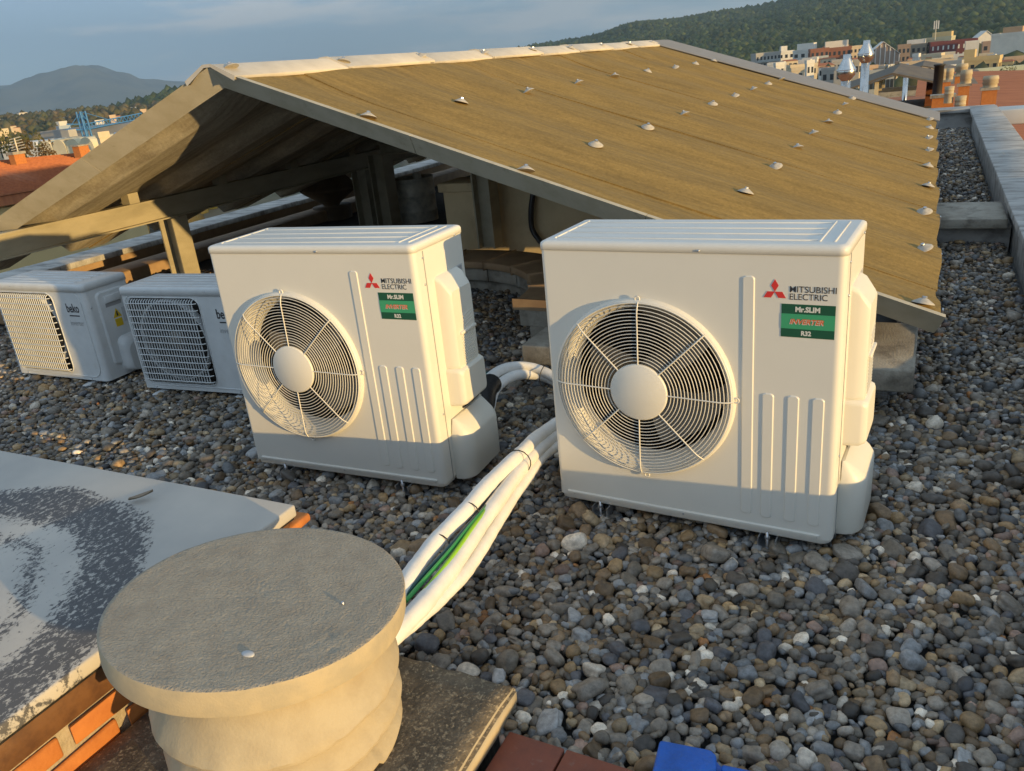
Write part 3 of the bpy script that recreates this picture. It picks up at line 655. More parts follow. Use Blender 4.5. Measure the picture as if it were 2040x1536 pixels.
p = onz(216, 762, .03); b1.rotation_euler = (0, 0, R_(.8)); b1.location = (p.x - .835, p.y - .012, -.01)
b2 = copy_tree(b1); p = onz(289, 773, .03); b2.rotation_euler = (0, 0, R_(4.5)); b2.location = (p.x, p.y, -.01)
tag(b2, 'small wire-grilled white unit wholly in shade, partly hidden by a large unit', 'air conditioner', 'small grey-white outdoor units')

# ================================================================== foreground chimneys
# brick box with cover slab, front left
XS, YS = -.423, -.891                              # right and back edges of the slab
bp = empty('brick_plinth', (-1.3, -1.6, 0), label='brick box under a broad pale cover slab with peeling black film', cat='plinth')
def relp(mb, e): mb.v = [(x - e.location.x, y - e.location.y, z - e.location.z) for x, y, z in mb.v]; return mb
mb = MB(); nx, ny = 10, 8
sl = MB().box(XS - 1.75, XS, YS - 1.35, YS, .413, .45)
so = relp(sl, bp).build('cover_slab', M['slab'], bp, bevel=.006)
relp(MB().box(XS - 1.70, XS - .012, YS - 1.3, YS - .025, .335, .407), bp).build('steel_band', M['rust'], bp, bevel=.003)
relp(MB().box(XS - 1.72, XS - .004, YS - 1.32, YS - .012, .4075, .4125), bp).build('gap_shade_strip', M['tar'], bp)  # black strip draws the shaded gap between slab and band
relp(MB().box(XS - 1.72, XS - .022, YS - 1.33, YS - .028, -.06, .333), bp).build('mortar_core', M['mortar'], bp)
bm1 = MB().box(-.006, .006, -.112, .112, -.026, .026).mesh('brick', M['brick'], .006, 2)
bm2 = MB().box(-.006, .006, -.112, .112, -.026, .026, .004).mesh('brick', M['brick'], .007, 2)
for r in range(6):
    z = .302 - r * .066
    for i in range(6):
        y = YS - .145 - i * .252 - (.126 if r % 2 else 0)
        if y < YS - 1.22: continue
        o = link('brick', bm1 if (i + r) % 2 else bm2, bp); o.location = (XS - .016 - bp.location.x + random.uniform(-.002, .002), y - bp.location.y, z + random.uniform(-.002, .002)); o.rotation_euler = (random.uniform(-.012, .012), 0, random.uniform(-.01, .01))
    for i in range(7):
        x = XS - .14 - i * .252 - (.126 if r % 2 else 0)
        if x < XS - 1.62: continue
        o = link('brick', bm2 if (i + r) % 2 else bm1, bp); o.location = (x - bp.location.x, YS - .02 - bp.location.y + random.uniform(-.002, .002), z); o.rotation_euler = (0, 0, R_(90))
o = link('brick', bm1, bp); o.location = (XS - .03 - bp.location.x, YS - .0 - bp.location.y, .375); o.rotation_euler = (0, R_(90), R_(4)); o.scale = (2.2, .5, 1.0)
for p_, r_ in ((onz(104, 1447, .37), .006), (onz(65, 1450, .37), .004)):
    relp(MB().lathe([(r_, 0), (r_, -.004), (.0001, -.005)], c=(0, 0, 0), axis='y', n=10), bp).build('rivet', M['rust'], bp); 
for ch in KIDS[bp.name][-2:]: ch.rotation_euler = (0, 0, R_(90))
KIDS[bp.name][-2].location = Vector((XS - .012, -1.62, .368)) ; KIDS[bp.name][-1].location = Vector((XS - .012, -1.69, .372))
for ch in KIDS[bp.name][-2:]:
    for v in ch.data.vertices: v.co += bp.location
    ch.location = ch.location - bp.location
    ch.data.transform(Matrix.Translation(-bp.location))
# a curled dry leaf on the slab
lf = MB(); q = onz(283, 995, .455); v = []
for i in range(7):
    t = i / 6; wd = .012 * math.sin(math.pi * min(max(t, .06), .97)) ** .7
    for s_ in (-1, 0, 1): v.append(((t - .5) * .075, s_ * wd, .004 + .016 * (t ** 2) + .006 * abs(s_)))
m_ = len(v); v += [(x, y, z + .0012) for x, y, z in v]; f = []
for i in range(6):
    for k in range(2):
        p = i * 3 + k; f += [(p, p + 1, p + 4, p + 3), (m_ + p, m_ + p + 3, m_ + p + 4, m_ + p + 1)]
lo = lf.add(v, f, True).build('dry_leaf', M['leaf'], None, label='small curled dry leaf lying on the pale cover slab', cat='leaf'); lo.location = q; lo.rotation_euler = (0, 0, R_(35))

# chimney base slab and its masonry
cbase = empty('concrete_pedestal', (-.03, -1.6, 0), label='dark lichen-covered concrete slab carrying the round chimney', cat='pedestal')
def rough_box(x0, x1, y0, y1, z0, z1, step=.035, amp=.006):
    bm = bmesh.new()
    me = MB().box(x0, x1, y0, y1, z0, z1).mesh('tmp'); bm.from_mesh(me); bpy.data.meshes.remove(me)
    bmesh.ops.bevel(bm, geom=bm.edges[:], offset=.009, segments=2, affect='EDGES')
    bmesh.ops.subdivide_edges(bm, edges=[e for e in bm.edges if e.calc_length() > .1], cuts=16, use_grid_fill=True)
    from mathutils import noise
    for v in bm.verts:
        n3 = Vector((noise.noise(v.co * 22), noise.noise(v.co * 22 + Vector((9, 3, 1))), noise.noise(v.co * 22 + Vector((1, 8, 5)))))
        v.co += n3 * amp * (1.0 if min(abs(v.co.x - x0), abs(v.co.x - x1), abs(v.co.y - y0), abs(v.co.y - y1)) < .012 else .25)
    for fc in bm.faces: fc.smooth = True
    me = bpy.data.meshes.new('rough'); bm.to_mesh(me); bm.free(); return me
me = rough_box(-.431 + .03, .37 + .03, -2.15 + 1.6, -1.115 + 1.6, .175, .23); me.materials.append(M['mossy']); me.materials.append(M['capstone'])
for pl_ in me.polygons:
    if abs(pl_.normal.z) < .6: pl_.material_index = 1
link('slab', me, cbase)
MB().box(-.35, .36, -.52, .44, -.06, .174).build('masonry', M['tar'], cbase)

# round chimney
ch = empty('round_chimney', (-.035, -1.422, .23), label='squat round concrete chimney with a broad disc cap', cat='chimney')
def ragged(i, t): return 0
prng = random.Random(3)
ph = [prng.uniform(0, 6) for _ in range(12)]
def edge_noise(t, k): return sum(math.sin(t * f + ph[(j + k) % 12]) / f ** .6 for j, f in enumerate((5, 11, 17, 29, 41, 67))) * .5
n = 120
zs = [0, .075, .165, .262]
for r in range(3):
    z0, z1 = zs[r], zs[r + 1]; off = (.006 * (r - 1), .004 * (1 - r)); rb, rt = .230 + .005 * r, .226 + .005 * r
    loops = []
    for zz, rr_, rag in ((z0, rb - .04, 0), (z0 - .006, rb - .006, 1.0), (z0 - .003, rb + .014, 1.3), (z0 + .006, rb + .017, 1.2), (z0 + .022, rb + .010, .6), ((z0 + z1) / 2, (rb + rt) / 2 - .004, .12), (z1 - .010, rt - .018, 0), (z1 + .012, rt - .028, 0)):
        lp_ = []
        for k in range(n):
            t = 2 * math.pi * k / n; e = edge_noise(t, r) * rag
            lp_.append((off[0] + (rr_ + .004 * e) * math.cos(t), off[1] + (rr_ + .004 * e) * math.sin(t), zz + (.016 * e + .010 * max(0, math.sin(t * 2.3 + r * 2)) if rag else 0)))
        loops.append(lp_)
    rme = loft(MB(), loops, True, True, True).mesh('chimney_ring', M['capstone']); rme.set_sharp_from_angle(angle=R_(40)); link('chimney_ring', rme, ch)
cp = MB(); rr0 = .309; loops = []
for rr_, zz in ((.205, -.062), (rr0 - .012, -.062), (rr0 - .002, -.056), (rr0, -.045), (rr0, -.006), (rr0 - .001, -.0015), (rr0 - .004, .0)):
    loops.append([((rr_ + .0012 * edge_noise(2 * math.pi * k / n, 4)) * math.cos(2 * math.pi * k / n), (rr_ + .0012 * edge_noise(2 * math.pi * k / n, 5)) * math.sin(2 * math.pi * k / n), zz + (.0015 * edge_noise(2 * math.pi * k / n, 7))) for k in range(n)])
from mathutils import noise as mnoise
for q_ in range(1, 46):
    rr_ = (rr0 - .004) * (1 - q_ / 46.0)
    lp_ = []
    for k in range(n):
        t = 2 * math.pi * k / n; x, y = rr_ * math.cos(t), rr_ * math.sin(t); P_ = Vector((x, y, 0))
        pit = max(0, mnoise.noise(P_ * 75) - .3) * max(0, mnoise.noise(P_ * 7 + Vector((4, 2, 7))) + .2)
        lp_.append((x, y, 0.0010 * mnoise.noise(P_ * 150) - .010 * pit - .0004 * math.exp(-((x - .02) ** 2 + (y - .0) ** 2) / .03) + .0006 * mnoise.noise(P_ * 10)))
    loops.append(lp_)
M['capside'] = mat('smooth_cast_concrete', (.46, .385, .25), .9, vs=(16, 16, 16), c2=(.38, .33, .23), bump=.10, bs=240)
M['captop'] = mat('sandy_cast_concrete', (.43, .375, .29), .92, vs=(14, 14, 14), c2=(.36, .31, .24), bump=1.0, bs=170, extra=((.22, .19, .14), (160, 160, 160), (.5, .72), .55))
cme = loft(MB(), loops, True, True, True).mesh('cap_disc', M['captop']); cme.materials.append(M['capside'])
for pl_ in cme.polygons:
    if pl_.normal.z < .6: pl_.material_index = 1
cme.set_sharp_from_angle(angle=R_(35))
co = link('cap_disc', cme, ch); co.location = Vector((-.080, -1.383, .562)) - ch.location; co.rotation_euler = (-math.atan(.1017), math.atan(.051), 0)
def on_disc(x, y):
    d_ = Vector(ray(x, y)); n_ = Vector((.051, .1017, 1)); c0 = Vector((-.080, -1.383, .562)); return Vector(CAM) + d_ * ((c0 - Vector(CAM)).dot(n_) / d_.dot(n_))
q = on_disc(683, 1203) - ch.location
MB().lathe([(.004, -.004), (.004, .004), (.0025, .006), (.0001, .0065)], c=q, n=10).build('cap_bolt', M['zinc'], ch)
q = on_disc(494, 1303) - ch.location
MB().lathe([(.010, -.004), (.011, .001), (.008, .003), (.0001, .0035)], c=(0, 0, 0), n=14).build('cap_plug', M['label'], ch)
KIDS[ch.name][-1].location = q; KIDS[ch.name][-1].scale = (1.35, .8, 1)
ledge_tiles = empty('tile_ledge', (.7, -1.45, 0), kind='structure')
MB().box(-.315, .03, -.6, .24, -.06, .15).build('ledge_core', M['tar'], ledge_tiles)
p0 = onz(1015, 1456, .168) - ledge_tiles.location
for i, (a, b) in enumerate(((0, .135), (.140, .30))):
    for r in range(3):
        MB().box(a, b, -.195 * r - .19, -.195 * r, .150, .168).build('tile', M['quarry'], ledge_tiles, bevel=.003); KIDS[ledge_tiles.name][-1].location = (p0.x, p0.y, 0); KIDS[ledge_tiles.name][-1].rotation_euler = (0, 0, R_(-1))
# blue plastic case, bottom edge of the picture
bc = empty('plastic_case', onz(1400, 1520, .1).to_tuple(), label='blue plastic tool case at the bottom edge of the roof gravel', cat='tool case'); bc.location.z = 0
loc = lambda x, y, z: onz(x, y, z) - bc.location
a_, b_, c_ = loc(1312, 1474, .13), loc(1430, 1497, .13), loc(1285, 1560, .13)
d_ = (b_ - a_).normalized(); e_ = (c_ - a_); e_ = (e_ - d_ * e_.dot(d_)).normalized()
def cs(u, v, z): p = a_ + d_ * u + e_ * v; return (p.x, p.y, z)
def cpoly(poly, z0, z1, nm, m, bev=.006, par=bc):
    mb = MB(); n_ = len(poly); v = [cs(u, v, z0) for u, v in poly] + [cs(u, v, z1) for u, v in poly]
    mb.add(v, [tuple(range(n_))[::-1], tuple(range(n_, 2 * n_))] + [(i, (i + 1) % n_, n_ + (i + 1) % n_, n_ + i) for i in range(n_)]); return mb.build(nm, m, par, bevel=bev)
cpoly([(0, 0), (.118, .0), (.132, .012), (.136, .018), (.155, .020), (.40, .024), (.40, .26), (0, .26)], .0, .112, 'case_body', M['blue'])
cpoly([(.003, .003), (.114, .003), (.128, .015), (.132, .05), (.132, .255), (.003, .255)], .113, .136, 'raised_end', M['blue'])
cpoly([(.14, .030), (.36, .034), (.36, .054), (.14, .050)], .113, .130, 'carry_handle', M['blue'])
cpoly([(-.03, .03), (-.004, .03), (-.004, .25), (-.03, .25)], .0, .06, 'side_bumper', M['black'])

# ================================================================== pipes
pb = empty('pipe_bundle', (-.1, -.3, 0), label='tied bundle of white insulated pipes and green cable running towards the round chimney', cat='pipes')
def rb(pts): return [Vector(p) - pb.location for p in pts]
mainA = [(-.02, .62, .10), (-.12, .40, .18), onz(1075, 868, .215), onz(1035, 905, .235), onz(975, 962, .26), onz(925, 1020, .27), onz(875, 1072, .275), onz(830, 1130, .28), onz(790, 1190, .29), onz(740, 1262, .30)]
mainB = [(.0, .60, .09), (-.10, .38, .155), onz(1085, 885, .18), onz(1040, 930, .205), onz(1000, 985, .22), onz(950, 1055, .235), onz(900, 1130, .25), onz(850, 1195, .275), onz(800, 1248, .30), onz(760, 1290, .30)]
mainC = [(.02, .63, .07), (-.06, .36, .13), onz(1088, 902, .155), onz(1052, 948, .165), onz(1015, 1000, .175), onz(975, 1065, .185), onz(930, 1135, .20), onz(878, 1190, .235), onz(830, 1232, .265), onz(790, 1265, .275)]
for pth, r_ in ((mainA, .0265), (mainB, .0265), (mainC, .022)):
    c_ = catmull(rb(pth), 7); MB().tube(c_, [r_ * (1 + .03 * math.sin(i * .9) + .025 * math.sin(i * 2.7 + 1)) for i in range(len(c_))], 14).build('insulated_pipe', M['foam'], pb)
for off, mm, r_ in (((2, 2, 0), 'cgreen', .0065), ((12, 12, 0), 'cyellow', .006), ((-6, -2, 0), 'cblue', .006)):
    c_ = catmull(rb([onz(1000, 975, .22), onz(944 + off[0] * .4, 1037 + off[1] * .3, .262), onz(898 + off[0] * .7, 1092 + off[1] * .7, .275), onz(852 + off[0], 1143 + off[1], .285), onz(806 + off[0], 1196 + off[1], .292)]), 8)
    MB().tube(c_, r_, 8).build('cable', M[mm], pb)
def hoop(P, t, r, par, ry=1.0):
    t = Vector(t).normalized(); a = t.cross(Vector((0, 0, 1))).normalized(); b = a.cross(t)
    MB().tube([P + a * (r * math.cos(k * .4189)) + b * (r * ry * math.sin(k * .4189)) for k in range(15)], .0022, 5, closed=True).build('cable_tie', M['tape'], par)
for i in (3.1, 4.9, 6.1):
    k = int(i); f_ = i - k; P = (Vector(mainA[k]).lerp(Vector(mainA[k + 1]), f_) * .62 + Vector(mainB[k]).lerp(Vector(mainB[k + 1]), f_) * .38) - pb.location
    if i > 4: P = Vector(mainA[k]).lerp(Vector(mainA[k + 1]), f_) - pb.location + Vector((.004, 0, -.008))
    hoop(P, Vector(mainA[k + 1]) - Vector(mainA[k]), .05 if i < 4 else .035, pb, .9)
# the pair from the middle unit
lp2 = empty('pipe_loop', (-.55, .7, 0), label='pair of white insulated pipes arching from the middle unit, with black tape', cat='pipes')
def rl(pts): return [Vector(p) - lp2.location for p in pts]
for k, (dz, dx) in enumerate(((0, 0), (-.035, .04))):
    pts = [(-.50 + dx, .29, .20 + dz), (-.545 + dx, .42, .215 + dz), (-.60 + dx, .60, .235 + dz), (-.57 + dx, .74, .245 + dz), (-.46 + dx, .80, .23 + dz), (-.30 + dx, .76, .19 + dz), (-.12, .68, .12), (.05, .60, .08 - .02 * k)]
    c_ = catmull(rl(pts), 8); MB().tube(c_, .025, 14).build('insulated_pipe', M['foam'], lp2)
c_ = catmull(rl([(-.455, .16, .15), (-.49, .29, .175), (-.53, .42, .198), (-.565, .51, .212), (-.582, .60, .222)]), 6); MB().tube(c_, .050, 16).build('tape_wrap', M['tape'], lp2)
hoop(Vector((-.40, .795, .20)) - lp2.location, (1, -.1, -.1), .052, lp2)
MB().tube(catmull([(-.6, .32, .17), (-.74, .62, .13), (-.76, .86, .15), (-.60, .98, .155), (-.40, .98, .12), (-.2, .9, .05)], 7), .011, 8).build('hose', M['cblue'], None, label='dark teal hose curving behind the middle unit above the gravel', cat='hose')
MB().tube(catmull([(-.62, .33, .15), (-.78, .62, .11), (-.78, .84, .125), (-.62, .955, .13), (-.42, .95, .10), (-.2, .88, .03)], 7), .008, 8).build('earth_cable', M['cgreen'], None, label='thin green cable running beside the dark teal hose', cat='cable')

# ================================================================== gravel
gb = empty('gravel_bed', (0, 0, 0), kind='structure')
def ico(sub):
    bm = bmesh.new(); bmesh.ops.create_icosphere(bm, subdivisions=sub, radius=1); bm.verts.ensure_lookup_table()
    v = np.array([p.co[:] for p in bm.verts]); f = np.array([[q.index for q in fc.verts] for fc in bm.faces]); bm.free(); return v, f
ICO = {k: ico(k) for k in (1, 2, 3)}
NP_ = 36; PAR = []
for i in range(NP_):
    PAR.append((rng.normal(size=(7, 3)) * np.array([1.2, 1.6, 2.0, 2.4, 2.8, 3.4, 4.2])[:, None], rng.uniform(0, 6.28, 7), np.array([.09, .08, .06, .05, .04, .025, .02]) * rng.uniform(.5, 1.5), rng.uniform(2.0, 3.4) if i % 3 else rng.uniform(3, 6)))
def shape(i, sub):
    v, f = ICO[sub]; K, ph_, am, pw_ = PAR[i]
    r = 1 / (np.abs(v) ** pw_).sum(1) ** (1 / pw_); u = v * r[:, None]
    d = 1 + (np.sin(v @ K.T + ph_) * am).sum(1); return u * d[:, None]
SH = {(i, s): shape(i, s) for i in range(NP_) for s in (1, 2, 3)}
PAL = np.array([(.17, .155, .135), (.22, .205, .185), (.12, .11, .095), (.18, .13, .08), (.25, .18, .10), (.12, .085, .05), (.29, .23, .15), (.14, .155, .175), (.20, .215, .235), (.06, .056, .052), (.52, .49, .44), (.25, .12, .045), (.23, .165, .14), (.075, .08, .095)])
PW = np.array([16, 14, 12, 8, 5, 7, 6, 8, 9, 8, 4.5, .8, 3, 5]); PW = PW / PW.sum()
# boxes that keep pebbles out (plan view)
BLOCK = [(-2.2, XS - .02, -2.3, YS - .02), (-.40, .38, -2.2, -1.11), (.36, .74, -2.1, -1.2), (-6.3, -5.4, -1, 13), (-2.3, -.45, 3.2, 12)]
x0g, x1g, y0g, y1g = -5.7, 1.74, -2.0, 12.65; cell = .01
hm = np.full((int((x1g - x0g) / cell), int((y1g - y0g) / cell)), -.042)
cand = []
N_TRY = 520000
tx_ = rng.uniform(x0g + .05, x1g - .05, N_TRY); ty_ = rng.uniform(y0g + .05, y1g - .05, N_TRY); ok = np.ones(N_TRY, bool)
for a, b, c_, d_ in BLOCK: ok &= ~((tx_ > a) & (tx_ < b) & (ty_ > c_) & (ty_ < d_))
dv = np.stack([tx_, ty_, np.full(N_TRY, .02)], 1) - CAM; zz = dv @ CF; uu = 1020 + FPX * (dv @ CR) / zz; vv_ = 768 - FPX * (dv @ CU) / zz
ok &= (zz > .3) & (uu > -320) & (uu < 2360) & (vv_ > -50) & (vv_ < 1850)
ok &= ~((ty_ > 1.9) & (tx_ < 1.05) & ~((tx_ > -2.6) & (tx_ < -.7) & (ty_ < 2.9)) & ~((tx_ < -3.0) & (ty_ < 3.2)))   # under the canopy only the part one can see
keep = np.stack([tx_[ok], ty_[ok]], 1)
area = len(keep) / N_TRY * (x1g - x0g - .1) * (y1g - y0g - .1)
NPEB = min(int(area * 1800), len(keep) // 4)
peb = []; FILL = []
for i in range(NPEB):
    a = float(np.clip(rng.lognormal(math.log(.0148), .38), .007, .040)); b = a * rng.uniform(.62, .95); c_ = a * rng.uniform(.38, .72)
    if i > NPEB * .8: a, b, c_ = a * .8, b * .8, c_ * .85
    best = None
    for k in (0, 1, 2, 3):
        x, y = keep[4 * i + k]; ix, iy = int((x - x0g) / cell), int((y - y0g) / cell); r = max(int(b / cell), 1)
        pt = hm[max(ix - r, 0):ix + r + 1, max(iy - r, 0):iy + r + 1]; h = .55 * pt.mean() + .45 * pt.max()
        if best is None or h < best[0]: best = (h, x, y, ix, iy)
    h, x, y, ix, iy = best; z = h + c_ * .55
    R = int(a / cell) + 1; i0, i1, j0, j1 = max(ix - R, 0), ix + R + 1, max(iy - R, 0), iy + R + 1
    sub = hm[i0:i1, j0:j1]; gx, gy_ = np.mgrid[i0:i0 + sub.shape[0], j0:j0 + sub.shape[1]]
    q2 = ((gx * cell + x0g - x) ** 2 + (gy_ * cell + y0g - y) ** 2) / ((a * b))
    np.maximum(sub, np.where(q2 < 1, z + c_ * np.sqrt(np.clip(1 - q2, 0, 1)), -1), out=sub)
    peb.append((x, y, z, a, b, c_))
gs = .027                                           # a bottom layer so that no roofing shows through
for gx in np.arange(x0g + .05, x1g - .05, gs):
    for gy_ in np.arange(y0g + .05, 5.2, gs):
        hh_ = hm[int((gx - x0g) / cell), int((gy_ - y0g) / cell)]
        if hh_ < -.03: FILL.append((gx, gy_))
for gx, gy_ in FILL:
    if any(a < gx < b and c_ < gy_ < d_ for a, b, c_, d_ in BLOCK): continue
    d3 = np.array([gx, gy_, 0]) - CAM; z3 = d3 @ CF
    if z3 < .3 or not (-320 < 1020 + FPX * (d3 @ CR) / z3 < 2360 and 768 - FPX * (d3 @ CU) / z3 < 1850) or (gy_ > 1.9 and gx < 1.05 and not (-2.6 < gx < -.7 and gy_ < 2.9)): continue
    peb.append((gx + rng.uniform(-.008, .008), gy_ + rng.uniform(-.008, .008), -.036, rng.uniform(.014, .021), rng.uniform(.012, .017), rng.uniform(.009, .013)))
NPEB = len(peb); peb = np.array(peb); top = np.percentile(hm[hm > -.04], 80); SHIFT = top - .024; peb[:, 2] -= SHIFT
d = peb[:, :3] - CAM; zc = d @ CF; U_ = 1020 + FPX * (d @ CR) / zc; V_ = 768 - FPX * (d @ CU) / zc; dist = np.linalg.norm(d, axis=1)
rotz = rng.uniform(0, 6.28, NPEB); tilt = rng.normal(0, .34, NPEB); til2 = rng.normal(0, .34, NPEB); sid = rng.integers(0, NP_, NPEB)
colr = PAL[rng.choice(len(PAL), NPEB, p=PW)] * rng.uniform(.6, 1.7, (NPEB, 1)) * np.array([1.10, 1.05, .98])
# only those whose top shows: low-lying ones are kept for the gaps
inframe = (U_ > 0) & (U_ < 2040) & (V_ > 0) & (V_ < 1536)
hz = np.array([hm[min(int((p[0] - x0g) / cell), hm.shape[0] - 1), min(int((p[1] - y0g) / cell), hm.shape[1] - 1)] for p in peb]) - SHIFT
exposed = (peb[:, 2] + peb[:, 5]) > hz - .006
score = np.where(inframe & exposed, peb[:, 3] * np.sqrt(peb[:, 4] / peb[:, 3]) / dist, 0)
big = set(np.argsort(-score)[:300].tolist())
def rotm(i):
    cz, sz = math.cos(rotz[i]), math.sin(rotz[i]); ct, st = math.cos(tilt[i]), math.sin(tilt[i]); c2, s2 = math.cos(til2[i]), math.sin(til2[i])
    return np.array([[cz, -sz, 0], [sz, cz, 0], [0, 0, 1]]) @ np.array([[1, 0, 0], [0, ct, -st], [0, st, ct]]) @ np.array([[c2, 0, s2], [0, 1, 0], [-s2, 0, c2]])
def col_attr(me, arr):
    ca = me.color_attributes.new('col', 'FLOAT_COLOR', 'POINT'); ca.data.foreach_set('color', np.c_[arr, np.ones(len(arr))].astype(np.float32).ravel())
VV, FF, CC = [], [], []; nb = 0
for i in range(NPEB):
    if i in big: continue
    s_ = 1 if not (exposed[i] and inframe[i]) else 3 if dist[i] < 2.05 else 2 if dist[i] < 4.2 else 1
    v = SH[(sid[i], s_)] * peb[i, 3:6]; v = v @ rotm(i).T + peb[i, :3]; f = ICO[s_][1] + nb; nb += len(v)
    VV.append(v); FF.append(f); CC.append(np.repeat(colr[i][None], len(v), 0))
VV = np.concatenate(VV); FF = np.concatenate(FF); CC = np.concatenate(CC)
me = bpy.data.meshes.new('loose_gravel'); me.vertices.add(len(VV)); me.vertices.foreach_set('co', VV.ravel()); me.loops.add(len(FF) * 3); me.loops.foreach_set('vertex_index', FF.ravel().astype(np.int32))
me.polygons.add(len(FF)); me.polygons.foreach_set('loop_start', np.arange(0, len(FF) * 3, 3, dtype=np.int32)); me.polygons.foreach_set('use_smooth', np.ones(len(FF), bool)); me.update(); me.validate()
col_attr(me, CC); me.materials.append(M['pebble'])
link('loose_gravel', me, gb, kind='stuff')
GRAVEL_TRIS = len(FF)
PM = []
for i in range(48):
    v, f = SH[(i % NP_, 3)], ICO[3][1]; me = bpy.data.meshes.new('pebble'); me.from_pydata(v.tolist(), [], f.tolist()); me.polygons.foreach_set('use_smooth', [True] * len(f))
    col_attr(me, np.repeat((PAL[rng.choice(len(PAL), p=PW)] * rng.uniform(.8, 1.7) * np.array([1.10, 1.05, .98]))[None], len(v), 0)); me.materials.append(M['pebble']); PM.append(me)
for j, i in enumerate(sorted(big)):
    o = link('pebble', PM[j % 48], gb); Mx = Matrix(rotm(i).tolist()).to_4x4(); Mx.translation = Vector(peb[i, :3]); o.matrix_world = Mx @ Matrix.Diagonal((*peb[i, 3:6], 1))
print('pebbles', NPEB, 'tris', GRAVEL_TRIS, 'area', area, 'top', top)

# ================================================================== the town and the hills
M['ground'] = mat('valley_floor', (.085, .085, .05), .95, vs=(.012, .012, .012), c2=(.15, .115, .07), extra=((.05, .06, .03), (.03, .03, .03), (.5, .6), .8))
M['hill_g'] = mat('wooded_slope', (.045, .055, .026), .95, vs=(.05, .05, .05), c2=(.075, .075, .035), extra=((.03, .038, .02), (.011, .011, .011), (.45, .6), .7))
M['mount'] = mat('far_mountain', (.15, .15, .10), .95, vs=(.0016, .0016, .0016), c2=(.22, .20, .13), extra=((.08, .09, .07), (.0035, .0035, .0035), (.48, .62), .8))
def leaf_mat(name, a, b):
    m = mat(name, a, .8, vs=(.35, .35, .35), c2=b, spec=.2); return m
M['fo1'] = leaf_mat('pine_foliage', (.045, .058, .022), (.085, .092, .034)); M['fo2'] = leaf_mat('olive_foliage', (.075, .085, .035), (.12, .115, .05)); M['fo3'] = leaf_mat('autumn_foliage', (.13, .085, .035), (.08, .06, .03))
M['bark'] = mat('bark', (.09, .07, .05), .9)
M['terra'] = mat('terracotta_roof', (.42, .15, .06), .85, vs=(1.2, 9, 1.2), c2=(.33, .11, .045), bump=.4, bs=8)
M['darkroof'] = mat('dark_sheet_roof', (.14, .115, .08), .8, vs=(3, .8, 3), c2=(.10, .08, .06))
M['glass'] = mat('window_glass', (.03, .035, .04), .15)
M['craneblue'] = mat('crane_blue', (.05, .2, .45), .5)
M['sheetgrey'] = mat('grey_sheet', (.30, .29, .27), .7, var=.2, vs=(.2, .2, .2))
def paintm(c):
    k = 'w%.2f%.2f%.2f' % c
    if k not in M: M[k] = mat('render_' + k, c, .85, var=.12, vs=(.4, .4, .4))
    return M[k]
ZG = -22.0
g = MB(); rad = [0, 60, 200, 600, 2000, 6000, 20000]; na = 48; v = [(0, 0, ZG)]; f = []
for r in rad[1:]:
    for k in range(na): v.append((r * math.cos(2 * math.pi * k / na), r * math.sin(2 * math.pi * k / na), ZG - (0 if r < 3000 else r * r / 1.3e7)))
for k in range(na): f.append((0, 1 + k, 1 + (k + 1) % na))
for i in range(len(rad) - 2):
    for k in range(na): f.append((1 + i * na + k, 1 + i * na + (k + 1) % na, 1 + (i + 1) * na + (k + 1) % na, 1 + (i + 1) * na + k)[::1])
struct('ground', g.add(v, f), M['ground'])

def azel(px, py):
    d_ = ray(px, py); return math.atan2(d_[0], d_[1]), math.atan2(d_[2], math.hypot(d_[0], d_[1]))
def fbm(x, y, s=1.0, o=4):
    return sum(mnoise.noise(Vector((x * s * 2 ** k, y * s * 2 ** k, 3.3 * k))) / 2 ** k for k in range(o))
def hill(name, sky_px, d0, d1, dback, m, rough, zbase=ZG, nA=160, nD=44, wings=(.3, .2), sharp=1.0):
    pts = sorted(azel(*p_) for p_ in sky_px); A = np.array([p_[0] for p_ in pts]); E_ = np.array([p_[1] for p_ in pts])
    A = np.r_[A[0] - wings[0], A, A[-1] + wings[1]]; E_ = np.r_[math.atan2(zbase - 1.5, d1), E_, E_[-1] * .6 if wings[1] < .5 else 0]
    az = np.linspace(A[0], A[-1], nA); el = np.interp(az, A, E_); ker = np.ones(5) / 5; el = np.convolve(np.pad(el, 2, 'edge'), ker, 'valid')
    vs_, grid = [], {}
    dd = np.r_[np.linspace(d0, d1, nD), np.linspace(d1, dback, 8)[1:]]
    for i, a in enumerate(az):
        zt = CAM[2] + d1 * math.tan(el[i])
        for j, dq in enumerate(dd):
            t = (dq - d0) / (d1 - d0); x, y = CAM[0] + dq * math.sin(a), CAM[1] + dq * math.cos(a)
            if t <= 1: s_ = t ** sharp; s_ = s_ * s_ * (3 - 2 * s_) * .35 + s_ * .65
            else: s_ = max(0, 1 - (dq - d1) / (dback - d1)); s_ = s_ * s_ * (3 - 2 * s_)
            n_ = fbm(x, y, 4.5 / (d1 - d0))
            k = math.sin(math.pi * min(max(t, 0), 1)) if t <= 1 else 0
            z = zbase - 2 + (zt - zbase + 2) * s_ * (1 + rough * k * n_)
            vs_.append((x, y, z))
    nD_ = len(dd); fs = [(i * nD_ + j, i * nD_ + j + 1, (i + 1) * nD_ + j + 1, (i + 1) * nD_ + j) for i in range(nA - 1) for j in range(nD_ - 1)]
    o = struct(name, MB().add(vs_, fs, True), m)
    return az, dd, np.array(vs_).reshape(nA, nD_, 3), o
